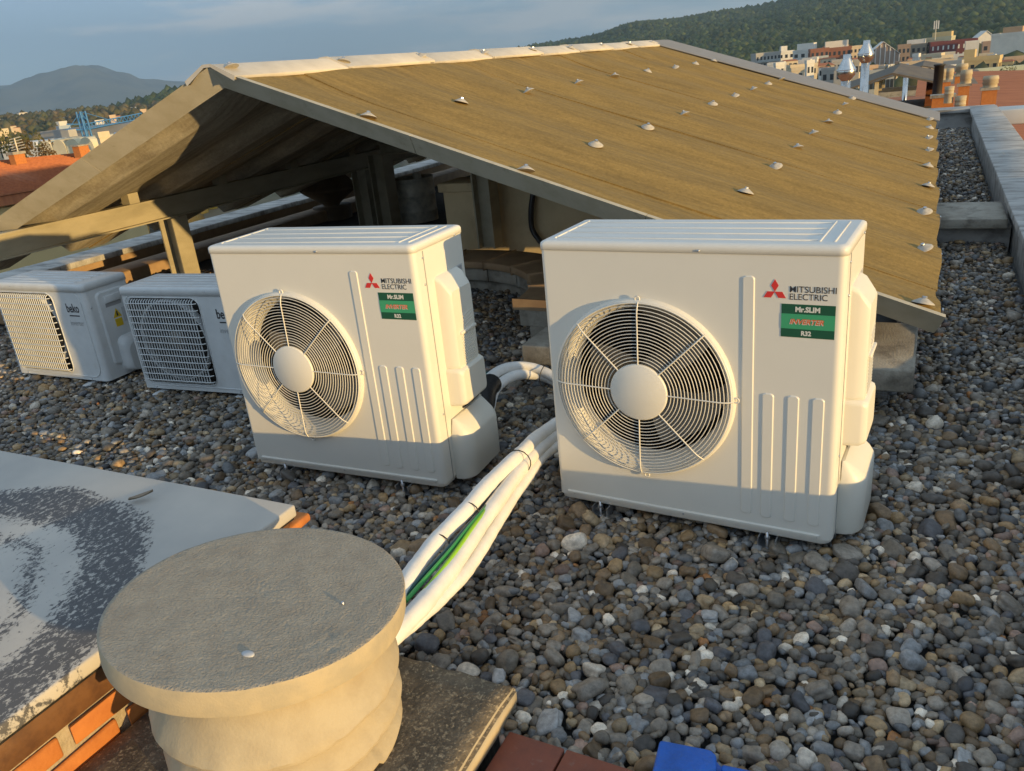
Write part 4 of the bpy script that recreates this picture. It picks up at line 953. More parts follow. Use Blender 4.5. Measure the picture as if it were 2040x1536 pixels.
# far mountains on the left, wooded hill on the right, low wooded rise in between
hill('mountains', [(-500, 215), (-250, 195), (-100, 183), (0, 172), (60, 166), (110, 158), (150, 148), (175, 146), (205, 149), (235, 156), (260, 157), (320, 160), (400, 164), (600, 170), (900, 160), (1300, 140)], 5200, 8600, 12000, M['mount'], .75, sharp=.9, nA=200, nD=50)
rz_, rd_, RG, _h = hill('wooded_hill', [(840, 150), (960, 118), (1040, 98), (1100, 88), (1180, 78), (1250, 55), (1290, 47), (1345, 46), (1420, 30), (1500, 18), (1560, 6), (1640, -12), (1760, -35), (1900, -70), (2040, -95), (2200, -110), (2400, -90)], 560, 2100, 3400, M['hill_g'], .30, zbase=-19, nA=150, nD=60, wings=(.10, .35), sharp=1.15)
lz_, ld_, LG, _h = hill('wooded_rise', [(215, 236), (250, 222), (290, 208), (340, 192), (420, 180), (520, 170), (640, 160), (800, 150)], 700, 1150, 1600, M['hill_g'], .25, zbase=ZG, nA=60, nD=24, wings=(.03, .1))

vz_, vd_, VG, _h = hill('valley_slope', [(-500, 288), (-200, 262), (0, 240), (150, 226), (300, 213), (430, 203), (600, 190)], 150, 1100, 5000, M['ground'], .12, zbase=ZG, nA=60, nD=30, wings=(.15, .1), sharp=.8)
# tree crowns: many lumpy crowns joined into one wood per hill
def lump(sub): 
    v, f_ = ICO[sub]; return v, f_
LV = []
for i in range(10):
    v, f_ = ICO[2]; K = rng.normal(size=(6, 3)) * 2.6; am = rng.uniform(.05, .16, 6); ph_ = rng.uniform(0, 6.3, 6)
    u = v * (1 + (np.sin(v @ K.T + ph_) * am).sum(1))[:, None]; u = u * np.array([1, 1, .9]); LV.append((u, f_))
LV1 = []
for i in range(10):
    v, f_ = ICO[1]; u = v * rng.uniform(.7, 1.2, (len(v), 1)); LV1.append((u, f_))
def wood(name, pts, rmin, rmax, m, lumps, label=None):
    VV, FF, CC = [], [], []; nb = 0
    for P_ in pts:
        u, f_ = lumps[rng.integers(len(lumps))]; r = rng.uniform(rmin, rmax); a = rng.uniform(0, 6.28); c_, s_ = math.cos(a), math.sin(a)
        v = (u * np.array([r, r, r * rng.uniform(.85, 1.35)])) @ np.array([[c_, -s_, 0], [s_, c_, 0], [0, 0, 1]]) + np.asarray(P_) + np.array([0, 0, r * .55])
        VV.append(v); FF.append(f_ + nb); nb += len(v); CC.append(np.repeat(rng.uniform(.65, 1.35, (1, 1)) * np.array([[1, rng.uniform(.92, 1.06), rng.uniform(.8, 1.1)]]), len(v), 0))
    VV = np.concatenate(VV); FF = np.concatenate(FF); CC = np.concatenate(CC)
    me = bpy.data.meshes.new(name); me.vertices.add(len(VV)); me.vertices.foreach_set('co', VV.ravel()); me.loops.add(len(FF) * 3); me.loops.foreach_set('vertex_index', FF.ravel().astype(np.int32))
    me.polygons.add(len(FF)); me.polygons.foreach_set('loop_start', np.arange(0, len(FF) * 3, 3, dtype=np.int32)); me.update(); me.validate()
    col_attr(me, CC); me.materials.append(m); o = link(name, me, None, kind='stuff')
    if label: o['label'] = label; o['category'] = 'wood'
    return o
def wood_mat(name, a, b):
    m = mat(name, a, .85, vs=(.06, .06, .06), c2=b, spec=.15); t = m.node_tree; bs = t.nodes['Principled BSDF']
    l = bs.inputs['Base Color'].links[0]; src = l.from_socket; at_ = t.nodes.new('ShaderNodeAttribute'); at_.attribute_name = 'col'
    x = t.nodes.new('ShaderNodeMix'); x.data_type = 'RGBA'; x.blend_type = 'MULTIPLY'; x.inputs['Factor'].default_value = 1
    t.links.new(src, x.inputs['A']); t.links.new(at_.outputs['Color'], x.inputs['B']); t.links.new(x.outputs['Result'], bs.inputs['Base Color']); return m
M['wood'] = wood_mat('pine_wood', (.042, .062, .026), (.078, .094, .036))
def scatter(G, dd, n, jmax, pxlim):
    out_ = []; nA, nD_ = G.shape[:2]
    # weight by patch size seen from the roof
    while len(out_) < n:
        i = rng.uniform(0, nA - 1.001); j = rng.uniform(0, 1) ** .8 * jmax; a, b = int(i), int(j); fa, fb = i - a, j - b
        P_ = G[a, b] * (1 - fa) * (1 - fb) + G[a + 1, b] * fa * (1 - fb) + G[a, b + 1] * (1 - fa) * fb + G[a + 1, b + 1] * fa * fb
        u, v_, z = px_of(P_)
        if z > 0 and pxlim[0] < u < pxlim[1] and -60 < v_: out_.append(P_)
    return out_
wood('pine_forest', scatter(RG, rd_, 19000, 59.5, (950, 2150)), 2.8, 6.2, M['wood'], LV1 + LV[:0], 'dense pine wood covering the hill behind the town')
wood('dark_wood', scatter(LG, ld_, 1500, 23.5, (200, 700)), 4, 8, M['wood'], LV1, 'dark wooded rise in the valley beside the canopy roof edge')

def tree(name, base, h, r, m, label, n=420, cat='tree', group=None):
    t_ = empty(name, base, label=label, cat=cat, group=group)
    MB().tube([(0, 0, -.3), (.03 * h, 0, h * .3), (.0, .02 * h, h * .75)], [.035 * h, .028 * h, .008 * h], 7).build('trunk', M['bark'], t_)
    mb = MB(); cl = [(random.uniform(-.6, .6) * r, random.uniform(-.6, .6) * r, h * random.uniform(.35, .95), random.uniform(.35, .6) * r) for _ in range(9)]
    for _ in range(n):
        c_ = random.choice(cl); dv = Vector((random.gauss(0, 1), random.gauss(0, 1), random.gauss(0, 1))).normalized() * (c_[3] * random.uniform(.6, 1.05))
        p_ = Vector(c_[:3]) + dv; s_ = r * random.uniform(.05, .12); a = Vector((random.gauss(0, 1), random.gauss(0, 1), random.gauss(0, 1))).normalized(); b = a.orthogonal().normalized()
        mb.add([p_ - a * s_, p_ + b * s_ * .6, p_ + a * s_, p_ - b * s_ * .6 + a.cross(b) * s_ * .3], [(0, 1, 2, 3)])
    link('crown', mb.mesh('crown', m, normals=False), t_)
    return t_

# buildings: a box with roof slab or gable, rows of windows, parapet; placed at real distances
win_cache = {}
def house(pxl, pxr, pyt, dist, wall, label, roof=None, yaw=0.0, floors=0, cols=0, gable=0, depth=.6, zb=None, parapet=True, win='glass', name='apartment_block', pent=None, balcony=False, wfrac=.5, group='buildings of the hillside town', cat='building', ribs=None):
    c0 = at((pxl + pxr) / 2, pyt, dist); wd = (pxr - pxl) / FPX * dist * 1.02 * (ray((pxl + pxr) / 2, pyt) @ CF) ** -0 
    k = 1.0 / max(math.cos(yaw) + depth * abs(math.sin(yaw)), .3); wd = wd * k; dp_ = wd * depth if depth < 1.5 else depth
    zt = c0.z; zb = ZG if zb is None else zb; h = zt - zb
    e = empty(name, (c0.x, c0.y, zb), yaw + (-math.atan2(c0.x - CAM[0], c0.y - CAM[1])), label=label, cat=cat, group=group)
    x0, x1, y0, y1 = -wd / 2, wd / 2, 0, dp_
    m_ = paintm(wall) if isinstance(wall, tuple) else M[wall]
    if gable:
        poly = [(x0, 0), (x1, 0), (x1, h - gable), (0, h), (x0, h - gable)]; MB().prism(poly, 'y', y0, y1).build('wall', m_, e)
        mb = MB(); ov = wd * .04; sl_ = gable / (wd / 2); th = max(.25, wd * .012)
        for s_ in (-1, 1):
            v = [(s_ * ox, y, z) for y in (y0 - ov, y1 + ov) for ox, z in ((0, h + .05), (wd / 2 + ov, h - gable - sl_ * ov + .05), (wd / 2 + ov, h - gable - sl_ * ov + th), (0, h + th))]
            mb.add(v, [(0, 1, 2, 3), (7, 6, 5, 4)] + [(i, (i + 1) % 4, 4 + (i + 1) % 4, 4 + i) for i in range(4)])
        mb.build('roof', M[roof] if isinstance(roof, str) else paintm(roof or (.6, .58, .52)), e)
    else:
        MB().box(x0, x1, y0, y1, 0, h - .9).build('wall', m_, e)
        if roof in ('terra', 'darkroof'):
            hp = wd * .1; mb = MB(); ov = wd * .03
            v = [(x0 - ov, y0 - ov, h - .9), (x1 + ov, y0 - ov, h - .9), (x1 + ov, y1 + ov, h - .9), (x0 - ov, y1 + ov, h - .9), (x0 + wd * .12, (y0 + y1) / 2, h - .9 + hp), (x1 - wd * .12, (y0 + y1) / 2, h - .9 + hp)]
            mb.add(v, [(0, 1, 5, 4), (1, 2, 5), (2, 3, 4, 5), (3, 0, 4), (3, 2, 1, 0)]).build('roof', M[roof], e)
        else:
            mb = MB(); t = max(.25, wd * .012)
            mb.box(x0 - .1, x1 + .1, y0 - .1, y0 + t, h - .898, h); mb.box(x0 - .1, x1 + .1, y1 - t, y1 + .1, h - .898, h); mb.box(x0 - .1, x0 + t, y0 + t + .01, y1 - t - .01, h - .898, h); mb.box(x1 - t, x1 + .1, y0 + t + .01, y1 - t - .01, h - .898, h)
            mb.build('roof_parapet', m_, e); MB().box(x0 + t + .02, x1 - t - .02, y0 + t + .02, y1 - t - .02, h - .897, h - .6).build('roof_deck', M['terra'] if random.random() < .5 else M['sheetgrey'], e)
    if pent:
        a, b, hh, cc = pent; MB().box(x0 + wd * a, x0 + wd * b, y0 + dp_ * .3, y0 + dp_ * .8, h - .6, h + hh).build('penthouse', paintm(cc), e)
    if floors and cols:
        ww = wd / cols * wfrac; fh = 3.0; key = round(ww, 2)
        wm = win_cache.get((key, win)) or MB().box(-ww / 2, ww / 2, -.06, .02, 0, 1.5).mesh('window', M[win]); win_cache[(key, win)] = wm
        top_ = h - (gable or .9) - .6
        for fl in range(floors):
            z = top_ - 1.7 - fl * fh
            if z < .5: break
            for c_ in range(cols):
                o = link('window', wm, e); o.location = (x0 + wd * (c_ + .5) / cols, y0, z)
            if balcony:
                MB().box(x0 + wd * .04, x1 - wd * .04, y0 - 1.1, y0 - .07, z - .95, z - .8).build('balcony', paintm((.55, .55, .52)), e); MB().box(x0 + wd * .04, x1 - wd * .04, y0 - 1.1, y0 - 1.0, z - .79, z + .1).build('balcony_rail', paintm((.42, .45, .44)), e)
        # one column of windows on the sunny side
        for fl in range(min(floors, 3)):
            for q_ in (.3, .7):
                z = top_ - 1.7 - fl * fh
                if z < .5: continue
                o = link('window', wm, e); o.location = (x1, y0 + dp_ * q_, z); o.rotation_euler = (0, 0, R_(90))
    if ribs:
        for c_ in range(ribs + 1):
            x = x0 + wd * c_ / ribs; hh = h - gable + gable * (1 - abs(x) / (wd / 2)) - .1 if gable else h - 1
            MB().box(x - wd * .012, x + wd * .012, y0 - .35, y0 - .002, 0, max(hh, 1)).build('pilaster', paintm((.72, .70, .66)), e)
    return e
Y_ = R_(25); WHT = (.68, .66, .60); CRM = (.62, .52, .36); YEL = (.60, .46, .22); BRK = (.26, .11, .065); GRY = (.40, .39, .36); BRN = (.28, .21, .16)
house(1506, 1556, 104, 420, GRY, 'grey apartment block with balcony rows at the left end of the town', yaw=.35, floors=5, cols=7, balcony=True)
house(1552, 1582, 101, 440, WHT, 'narrow white apartment block beside the balcony block', yaw=.3, floors=4, cols=3, pent=(.2, .6, 2.2, WHT))
house(1578, 1622, 99, 410, WHT, 'white block with blank lit side wall at the foot of the hill', yaw=-.5, floors=2, cols=3, pent=(.1, .9, 2.5, (.75, .72, .64)))  # light on the top is put into the paler penthouse colour
house(1617, 1650, 96, 400, BRK, 'red brick block with a dark balcony column', yaw=.2, floors=5, cols=4, balcony=True)
house(1644, 1692, 94, 405, BRK, 'wide brick block with white top storey', yaw=.1, floors=5, cols=6, pent=(.1, .9, 2.6, (.66, .62, .54)))
house(1648, 1690, 88, 470, (.60, .36, .17), 'orange-roofed house rising behind the brick blocks', roof='terra', yaw=.3)
house(1688, 1722, 91, 480, CRM, 'long cream building in front of the wooded hill', yaw=.15, floors=2, cols=5)
house(1733, 1787, 84, 360, (.36, .27, .21), 'gabled hall with white vertical pilasters', yaw=.12, gable=4.5, ribs=7, roof=(.66, .64, .6))
house(1576, 1628, 127, 300, CRM, 'low cream terrace house below the white block', yaw=.3, floors=1, cols=4)
house(1612, 1660, 126, 310, (.5, .42, .32), 'low house with brown tiled roof among the rooftops', roof='terra', yaw=.2)
house(1640, 1676, 134, 250, GRY, 'small grey house left of the steel flues', yaw=-.1, floors=1, cols=3)
house(1694, 1718, 122, 290, YEL, 'small yellow house between the two steel flues', yaw=.25, floors=2, cols=2)
house(1738, 1778, 139, 170, (.34, .36, .35), 'low grey workshop behind the second canopy', yaw=.1, floors=1, cols=6, wfrac=.8)
house(1775, 1800, 132, 220, CRM, 'cream cottage with plants below the gabled hall', yaw=.3, floors=1, cols=2, roof='terra')
house(1792, 1812, 88, 380, BRN, 'narrow brown block right of the gabled hall', yaw=.1, floors=6, cols=3)
house(1810, 1842, 87, 395, (.32, .27, .2), 'brown block of flats with a white roof edge', yaw=-.1, floors=6, cols=4, pent=(.0, .9, 1.6, WHT))
house(1842, 1890, 74, 400, (.46, .44, .30), 'olive rendered block with its top coloured sunlight yellow', yaw=-.25, floors=3, cols=3, pent=(.3, .95, 1.8, YEL))  # sunlight on the top is painted in by the yellow penthouse
hs = house(1866, 1936, 80, 390, (.16, .045, .045), 'wide dark red block with two rows of small white windows', yaw=.1, floors=5, cols=9, win='wink', wfrac=.3)
house(1928, 1948, 81, 385, WHT, 'slim white stair tower beside the dark red block', yaw=.1)
house(1944, 1988, 62, 430, WHT, 'white gabled building behind the brown flats', yaw=.35, gable=4.0, roof=(.70, .67, .6))
house(1964, 1994, 81, 375, (.36, .26, .2), 'pinkish brown flats beside the big white block', yaw=.1, floors=5, cols=3)
house(1988, 2075, 63, 340, (.72, .68, .58), 'big white block at the right edge of the town', yaw=-.3, depth=.5, pent=(.15, .5, 1.7, (.55, .36, .2)))
house(1838, 1872, 107, 300, CRM, 'cream villa below the olive block', yaw=-.3, floors=2, cols=2)
house(1868, 1900, 104, 310, GRY, 'grey villa below the dark red block', yaw=.3, floors=2, cols=3)
house(1806, 1886, 121, 230, (.60, .47, .30), 'long low peach-coloured terrace with flat roof', yaw=.05, floors=2, cols=8)
house(1884, 1912, 121, 225, GRY, 'small grey house at the end of the low terrace', yaw=-.2, floors=2, cols=3)
house(1926, 1982, 113, 240, YEL, 'yellow building with flat roof under the white block', yaw=-.15, floors=3, cols=5, pent=(.0, .3, 1.8, YEL))
house(1936, 2060, 134, 150, (.46, .50, .38), 'long pale green balcony block at the right of the town', yaw=.25, floors=3, cols=14, balcony=True, depth=.25, wfrac=.45)
# scattered low roofs filling the town
LOW = ['grey-roofed house right of the balcony block', 'pale house under the white block with blank side', 'tile-roofed house before the wide brick block', 'small house below the long cream building', 'house just right of the taller steel flue', 'house between gabled hall and brown block', 'house at the foot of the narrow brown block', 'house behind the stove pipe', 'house before the slim white stair tower', 'small house under the big white block', 'flat-roofed house at the far right under the big white block', 'house below the pinkish brown flats', 'house wedged between the red brick blocks', 'lowest house at the left end of the town']
for i, (a, b, t_, dq) in enumerate(((1560, 1590, 117, 360), (1600, 1626, 115, 350), (1660, 1690, 118, 330), (1700, 1730, 112, 340), (1720, 1748, 130, 260), (1786, 1812, 122, 270), (1812, 1836, 112, 330), (1896, 1926, 128, 200), (1905, 1935, 113, 300), (1985, 2015, 116, 260), (2010, 2050, 112, 280), (1950, 1975, 112, 300), (1640, 1665, 112, 370), (1530, 1560, 124, 330))):
    house(a, b, t_, dq, [CRM, WHT, GRY, YEL, (.5, .36, .24), BRN][i % 6], LOW[i], roof=['terra', None, None][i % 3], yaw=[.3, -.2, .1, .4][i % 4], floors=1 + i % 2, cols=3, group='low houses of the town')
rt_ = random.Random(11); USED = {}
TOWN = [(1530, 'grey balcony block'), (1567, 'narrow white block'), (1600, 'white block with blank side'), (1633, 'red brick block'), (1668, 'wide brick block'), (1705, 'long cream building'), (1760, 'gabled hall'), (1802, 'narrow brown block'), (1826, 'brown block of flats'), (1866, 'olive block'), (1900, 'dark red block'), (1938, 'white stair tower'), (1966, 'white gabled building'), (2015, 'big white block')]
VALL = [(10, 'left picture edge'), (45, 'pale tower block'), (82, 'scattered white houses'), (125, 'white vaults'), (165, 'blue crane mast'), (210, 'ochre houses'), (250, 'wooded rise'), (300, 'barge board')]
CNAME = {}
def where(kind, marks, px, c_, roof_):
    m_ = min(marks, key=lambda q: abs(q[0] - px)); side = 'left of' if px < m_[0] - 6 else 'right of' if px > m_[0] + 6 else 'below'
    cn = {CRM: 'cream', WHT: 'white', GRY: 'grey', YEL: 'yellow'}.get(c_, 'beige'); lb = '%s %s house with %s roof just %s the %s' % (kind, cn, 'red tiled' if roof_ else 'flat', side, m_[1])
    USED[lb] = USED.get(lb, 0) + 1; n_ = USED[lb]
    return lb if n_ == 1 else lb.replace(' just ', ' %s ' % [' ', 'slightly farther', 'still farther', 'farthest', 'next but one'][min(n_ - 1, 4)])
for i in range(34):
    a = rt_.uniform(1540, 2035); t_ = rt_.uniform(118, 138) if a < 1800 else rt_.uniform(104, 128); wpx = rt_.uniform(10, 22)
    c_, rf = rt_.choice([CRM, WHT, WHT, GRY, YEL, (.6, .5, .38)]), rt_.choice(['terra', None, None])
    house(a, a + wpx, t_, rt_.uniform(240, 330), c_, where('small', TOWN, a + wpx / 2, c_, rf), roof=rf, yaw=rt_.uniform(-.5, .5), floors=1, cols=2, zb=-20, group='small houses packed in the town')
# antenna mast on the olive block
am_ = empty('antenna_mast', at(1863, 75, 395).to_tuple(), label='slim mobile phone mast above the olive block', cat='antenna')
MB().tube([(0, 0, -1), (0, 0, 6.5)], .18, 6).build('pole', M['galv'], am_)
for k in range(3): MB().box(-.9 + .75 * k, -.45 + .75 * k, -.3, 0, 3.2, 6.3).build('panel_antenna', paintm(WHT), am_)

# neighbouring roofs just beyond the parapet
nb_ = empty('neighbour_building', (0, 0, ZG), label='neighbouring apartment building whose roof carries the brick chimneys', cat='building')
MB().box(-5.5, 7.5, 13.6, 40, 0, -1.6 - ZG).build('wall', paintm((.42, .34, .25)), nb_); MB().box(-5.6, 7.6, 13.5, 40.1, -1.598 - ZG, -1.3 - ZG).build('roof_deck', M['terra'], nb_)
def gable_canopy(px, py, dist, wd, ln, rise, label, yaw=0):
    c0 = at(px, py, dist); e = empty('sheet_canopy', (c0.x, c0.y, c0.z - rise), yaw, label=label, cat='canopy', group='sheet canopies on the next roofs')
    for s_ in (-1, 1):
        mb = MB(); v = [(s_ * x, y, z) for y in (0, ln) for x, z in ((0, rise), (wd, 0), (wd, .06), (0, rise + .06))]
        mb.add(v, [(0, 1, 2, 3), (7, 6, 5, 4)] + [(i, (i + 1) % 4, 4 + (i + 1) % 4, 4 + i) for i in range(4)]).build('roof_slope', M['darkroof'], e)
        for y in (.3, ln / 2, ln - .3):
            MB().box(s_ * wd * .75 - .1, s_ * wd * .75 + .1, y - .1, y + .1, -1.4, rise * .22).build('post', M['cream'], e)
    MB().box(-wd * .8, wd * .8, ln * .25, ln * .8, -1.4, -.5).build('lightwell_curb', M['greyconc'], e)
    return e
gable_canopy(1778, 149, 30, 2.6, 8, .75, 'dark brown sheet canopy on the next roof beyond the parapet')
gable_canopy(1838, 133, 52, 3.0, 8, .8, 'smaller distant sheet canopy behind the brick chimneys')
fl_ = at(1866, 192, 24); MB().lathe([(.11, -.1), (.11, .72), (.13, .72), (.13, .76), (.0001, .76)], n=16).build('stove_pipe', M['black'], None, label='black stove pipe standing against the dark canopy', cat='flue').location = fl_
def brick_chimney(pxl, pxr, pyt, pyb, dist, label, pots, group='brick chimneys on the next roof'):
    a, b, t_, bt = at(pxl, pyt, dist), at(pxr, pyt, dist), at((pxl + pxr) / 2, pyt, dist), at((pxl + pxr) / 2, pyb, dist)
    wd = (b - a).length; e = empty('brick_chimney', (t_.x, t_.y, bt.z - .1), label=label, cat='chimney', group=group); h = t_.z - bt.z + .1
    MB().box(-wd / 2, wd / 2, 0, wd * .8, -1.2, h).build('stack', M['brick'], e)
    MB().box(-wd / 2 - .04, wd / 2 + .04, -.04, wd * .8 + .04, h + .002, h + .06).build('capping', M['concrete'], e)
    for px_, r_, hh in pots:
        q_ = at(px_, pyt, dist); MB().lathe([(r_, .06), (r_ * .95, .06 + hh * .3), (r_ * 1.1, .06 + hh * .32), (r_, .06 + hh * .62), (r_ * 1.12, .06 + hh * .66), (r_ * 1.0, .06 + hh), (.0001, .06 + hh)], c=(q_.x - t_.x, wd * .4, h), n=16).build('chimney_pot', M['capstone'], e)
    return e
brick_chimney(1857, 1900, 195, 222, 20, 'wide low brick chimney nearest the canopy eave', [])
brick_chimney(1872, 1894, 164, 185, 26, 'brick chimney with two pots behind the wide low one', [(1878, .10, .28), (1890, .10, .28)])
brick_chimney(1903, 1928, 152, 190, 30, 'tall brick chimney with a pot in the middle of the row', [(1915, .16, .3)])
brick_chimney(1910, 1932, 172, 216, 23, 'slender brick chimney in front of the tall one', [(1923, .12, .3)])
brick_chimney(1957, 1987, 180, 216, 22, 'brick chimney farthest right with one large pot', [(1972, .15, .24)])
for x_, y_, r_, hh, lb in ((1890, 193, .085, .2, 'ribbed concrete pot standing behind the wide low chimney'), (1912, 216, .10, .24, 'ribbed concrete pot standing on the roof in front of the slender chimney')):
    q_ = at(x_, y_, 19.5); MB().lathe([(r_, -.12), (r_, hh * .3), (r_ * 1.1, hh * .33), (r_, hh * .36), (r_, hh * .63), (r_ * 1.1, hh * .66), (r_, hh * .7), (r_ * 1.1, hh), (.0001, hh)], n=16).build('chimney_pot', M['capstone'], None, label=lb, cat='chimney pot').location = q_
tr_ = empty('terrace_house', at(1980, 185, 38).to_tuple(), label='terrace house with stepped terracotta roofs behind the brick chimneys', cat='house')
for k, (px_, py_, dq, wd, ln) in enumerate(((1955, 160, 44, 2.6, 3.0), (1985, 182, 34, 2.2, 2.6), (2030, 200, 26, 2.0, 3.0))):
    c0 = at(px_, py_, dq) - tr_.location
    MB().add([(c0.x - wd, c0.y - ln, c0.z - .5), (c0.x + wd, c0.y - ln, c0.z - .9), (c0.x + wd, c0.y + ln, c0.z + .1), (c0.x - wd, c0.y + ln, c0.z + .4), (c0.x - wd, c0.y - ln, c0.z - 2.5), (c0.x + wd, c0.y - ln, c0.z - 2.5), (c0.x + wd, c0.y + ln, c0.z - 2.5), (c0.x - wd, c0.y + ln, c0.z - 2.5)], [(0, 1, 2, 3), (0, 4, 5, 1), (1, 5, 6, 2), (2, 6, 7, 3), (3, 7, 4, 0)]).build('roof_slope', M['terra'], tr_)
wv = at(2030, 214, 20); MB().box(-.35, .8, -.3, .5, -.3, .0).build('white_rooflight', paintm(WHT), None, bevel=.03, label='low white box on the roof beyond the parapet corner', cat='rooflight').location = wv
def flue(px, pytop, dist, sc, hst, label):
    c0 = at(px, pytop, dist); H_ = hst
    e = empty('steel_flue', (c0.x, c0.y, c0.z - H_), label=label, cat='flue', group='steel flues with bulbous cowls')
    MB().lathe([(sc * .5, -1.0), (sc * .5, H_ - sc * 2.7), (.0001, H_ - sc * 2.69)], n=20).build('pipe', M['steel'], e)
    MB().lathe([(sc * .5, H_ - sc * 2.68), (sc * .95, H_ - sc * 2.1), (sc * 1.0, H_ - sc * 1.55), (sc * .42, H_ - sc * .45), (sc * .40, H_), (.0001, H_)], n=24).build('cowl', M['steel'], e)
    MB().ring((0, 0, H_ - sc * 1.56), sc * 1.0, sc * .05, axis='z', n=28).build('seam', M['steel'], e)
flue(1688, 108, 21, .21, 1.2, 'shorter bright steel flue with bulbous cowl behind the canopy roof')
flue(1727, 80, 21.5, .18, 1.6, 'taller bright steel flue with a narrow cowl')
flue(1807, 127, 40, .2, .8, 'small distant steel flue cowl behind the dark canopy')

nr = empty('neighbour_building', (7, 3, ZG), label='lower neighbouring building right of the parapet with tiled roof', cat='building')
MB().box(-4.7, 6, -9, 10, 0, -3.2 - ZG).build('wall', paintm((.42, .34, .25)), nr); MB().box(-4.75, 6.1, -9.1, 10.1, -3.198 - ZG, -2.9 - ZG).build('roof_deck', M['terra'], nr)
# trees about the town
for i, (px_, py_, dq, h_, r_, mm) in enumerate(((1988, 140, 90, 6, 1.0, 'fo2'), (2008, 136, 95, 6, 1.1, 'fo2'), (1975, 146, 120, 6, 1.2, 'fo2'), (2032, 154, 60, 8, 1.5, 'fo1'), (2056, 148, 58, 9, 1.8, 'fo1'), (1785, 119, 200, 5, 2, 'fo2'), (2014, 166, 70, 6, 1.2, 'fo1'))):
    b_ = at(px_, py_, dq); b_.z -= h_ * .97
    tree('garden_tree', b_, h_, r_, M[mm], ['loose olive-green tree in front of the pale green block', 'tall olive-green tree before the pale green block', 'small tree behind the pale green balconies', 'dark tree at the right edge beyond the tiled roofs', 'outermost dark tree at the right picture edge', 'bush by the cream cottage under the gabled hall', 'dark round tree beside the tiled roofs'][i])

# ---------------- left-hand valley
th = empty('tiled_house', at(70, 330, 38).to_tuple(), label='house with a large orange tiled roof below the canopy edge', cat='house')
A_, B_ = at(-60, 326, 40) - th.location, at(215, 300, 40) - th.location; C_, D_ = at(-160, 418, 31) - th.location, at(120, 372, 31) - th.location
MB().add([A_, B_, D_, C_] + [p_ - Vector((0, 0, .3)) for p_ in (A_, B_, D_, C_)], [(0, 1, 2, 3), (7, 6, 5, 4), (0, 4, 5, 1), (1, 5, 6, 2), (2, 6, 7, 3), (3, 7, 4, 0)]).build('roof_deck', M['terra'], th)
dn = (C_ - A_); wd_ = (B_ - A_); tn = dn.cross(wd_).normalized(); tn = tn if tn.z > 0 else -tn
for i in range(26):                                     # tile courses as overlapping strips
    a = i / 26; p0, p1 = A_ + dn * a, B_ + (D_ - B_) * a; q0, q1 = A_ + dn * (a + 1.15 / 26), B_ + (D_ - B_) * (a + 1.15 / 26)
    v = [p0 + tn * .02, p1 + tn * .02, q1 + tn * .075, q0 + tn * .075, q1 + tn * .02, q0 + tn * .02]
    MB().add(v, [(0, 1, 2, 3), (3, 2, 4, 5), (0, 3, 5), (1, 4, 2)]).build('tile_course', M['terra'], th)
E_, F_ = A_ + (A_ - C_) * .5, B_ + (B_ - D_) * .5; E_.z = C_.z; F_.z = D_.z
MB().add([A_, B_, F_, E_], [(0, 1, 2, 3)]).build('back_slope', M['terra'], th)
vv = [C_ * .97 + A_ * .03, D_ * .97 + B_ * .03, F_, E_]; lo_ = [Vector((p_.x, p_.y, -18 - th.location.z)) for p_ in vv]; vv = [p_ - Vector((0, 0, .4)) for p_ in vv]
MB().add(vv + lo_, [(0, 1, 5, 4), (1, 2, 6, 5), (2, 3, 7, 6), (3, 0, 4, 7)]).build('wall', paintm(YEL), th)
for px_, py_, w_, h_ in ((38, 330, .35, .85), (162, 304, .4, .5)):
    c0 = at(px_, py_, 38) - th.location; o = MB().box(c0.x - w_ / 2, c0.x + w_ / 2, c0.y - .2, c0.y + .25, c0.z - .6, c0.z + h_ * .5).build('chimney', M['brick'], th); MB().box(c0.x - w_ * .6, c0.x + w_ * .6, c0.y - .25, c0.y + .3, c0.z + h_ * .5 + .003, c0.z + h_ * .62).build('capping', M['concrete'], o)
an = empty('tv_aerial', (at(38, 312, 38)).to_tuple(), label='small cluster of television aerials by the tiled house chimney', cat='aerial')
MB().tube([(0, 0, -.4), (.05, 0, .7)], .03, 6).build('mast', M['galv'], an)
for k in range(5): MB().tube([(-.35 + .02 * k, 0, .25 + .1 * k), (.4 - .03 * k, .1, .32 + .1 * k)], .018, 5).build('rod', M['galv'], an)
wh = empty('warehouse', at(125, 290, 170).to_tuple(), label='long grey-roofed warehouse with a row of white vaults', cat='warehouse')
MB().box(-11, 14, 4, 26, -8, 2.6).build('hall', M['sheetgrey'], wh)
for k in range(7):
    v = []; x0 = -13 + k * 3.6
    for y in (-3, 4): v += [(x0 + 1.7 - 1.7 * math.cos(math.pi * i / 8), y, -.3 + 1.5 * math.sin(math.pi * i / 8)) for i in range(9)] + [(x0 + 3.4, y, -6), (x0, y, -6)]
    MB().add(v, [tuple(range(11))[::-1], tuple(range(11, 22))] + [(i, (i + 1) % 11, 11 + (i + 1) % 11, 11 + i) for i in range(11)]).build('vault', paintm((.70, .62, .42) if k > 2 else WHT), wh)
cr_ = empty('tower_crane', at(182, 300, 165).to_tuple(), label='blue lattice tower crane standing in the valley', cat='crane')
mast = MB(); top_ = at(164, 222, 165) - cr_.location; hh = top_.z; ln_ = Vector((top_.x, top_.y, 0)) * .0
for sx in (-.55, .55):
    for sy in (-.55, .55): mast.tube([(sx, sy, -14), (sx * .9, sy * .9, hh)], .16, 4)
for k in range(12):
    z0, z1 = -14 + k * (hh + 14) / 12, -14 + (k + 1) * (hh + 14) / 12
    for sy in (-.55, .55): mast.tube([(-.55, sy, z0), (.55, sy, z1)], .09, 4); mast.tube([(sy, .55, z0), (sy, -.55, z1)], .09, 4)
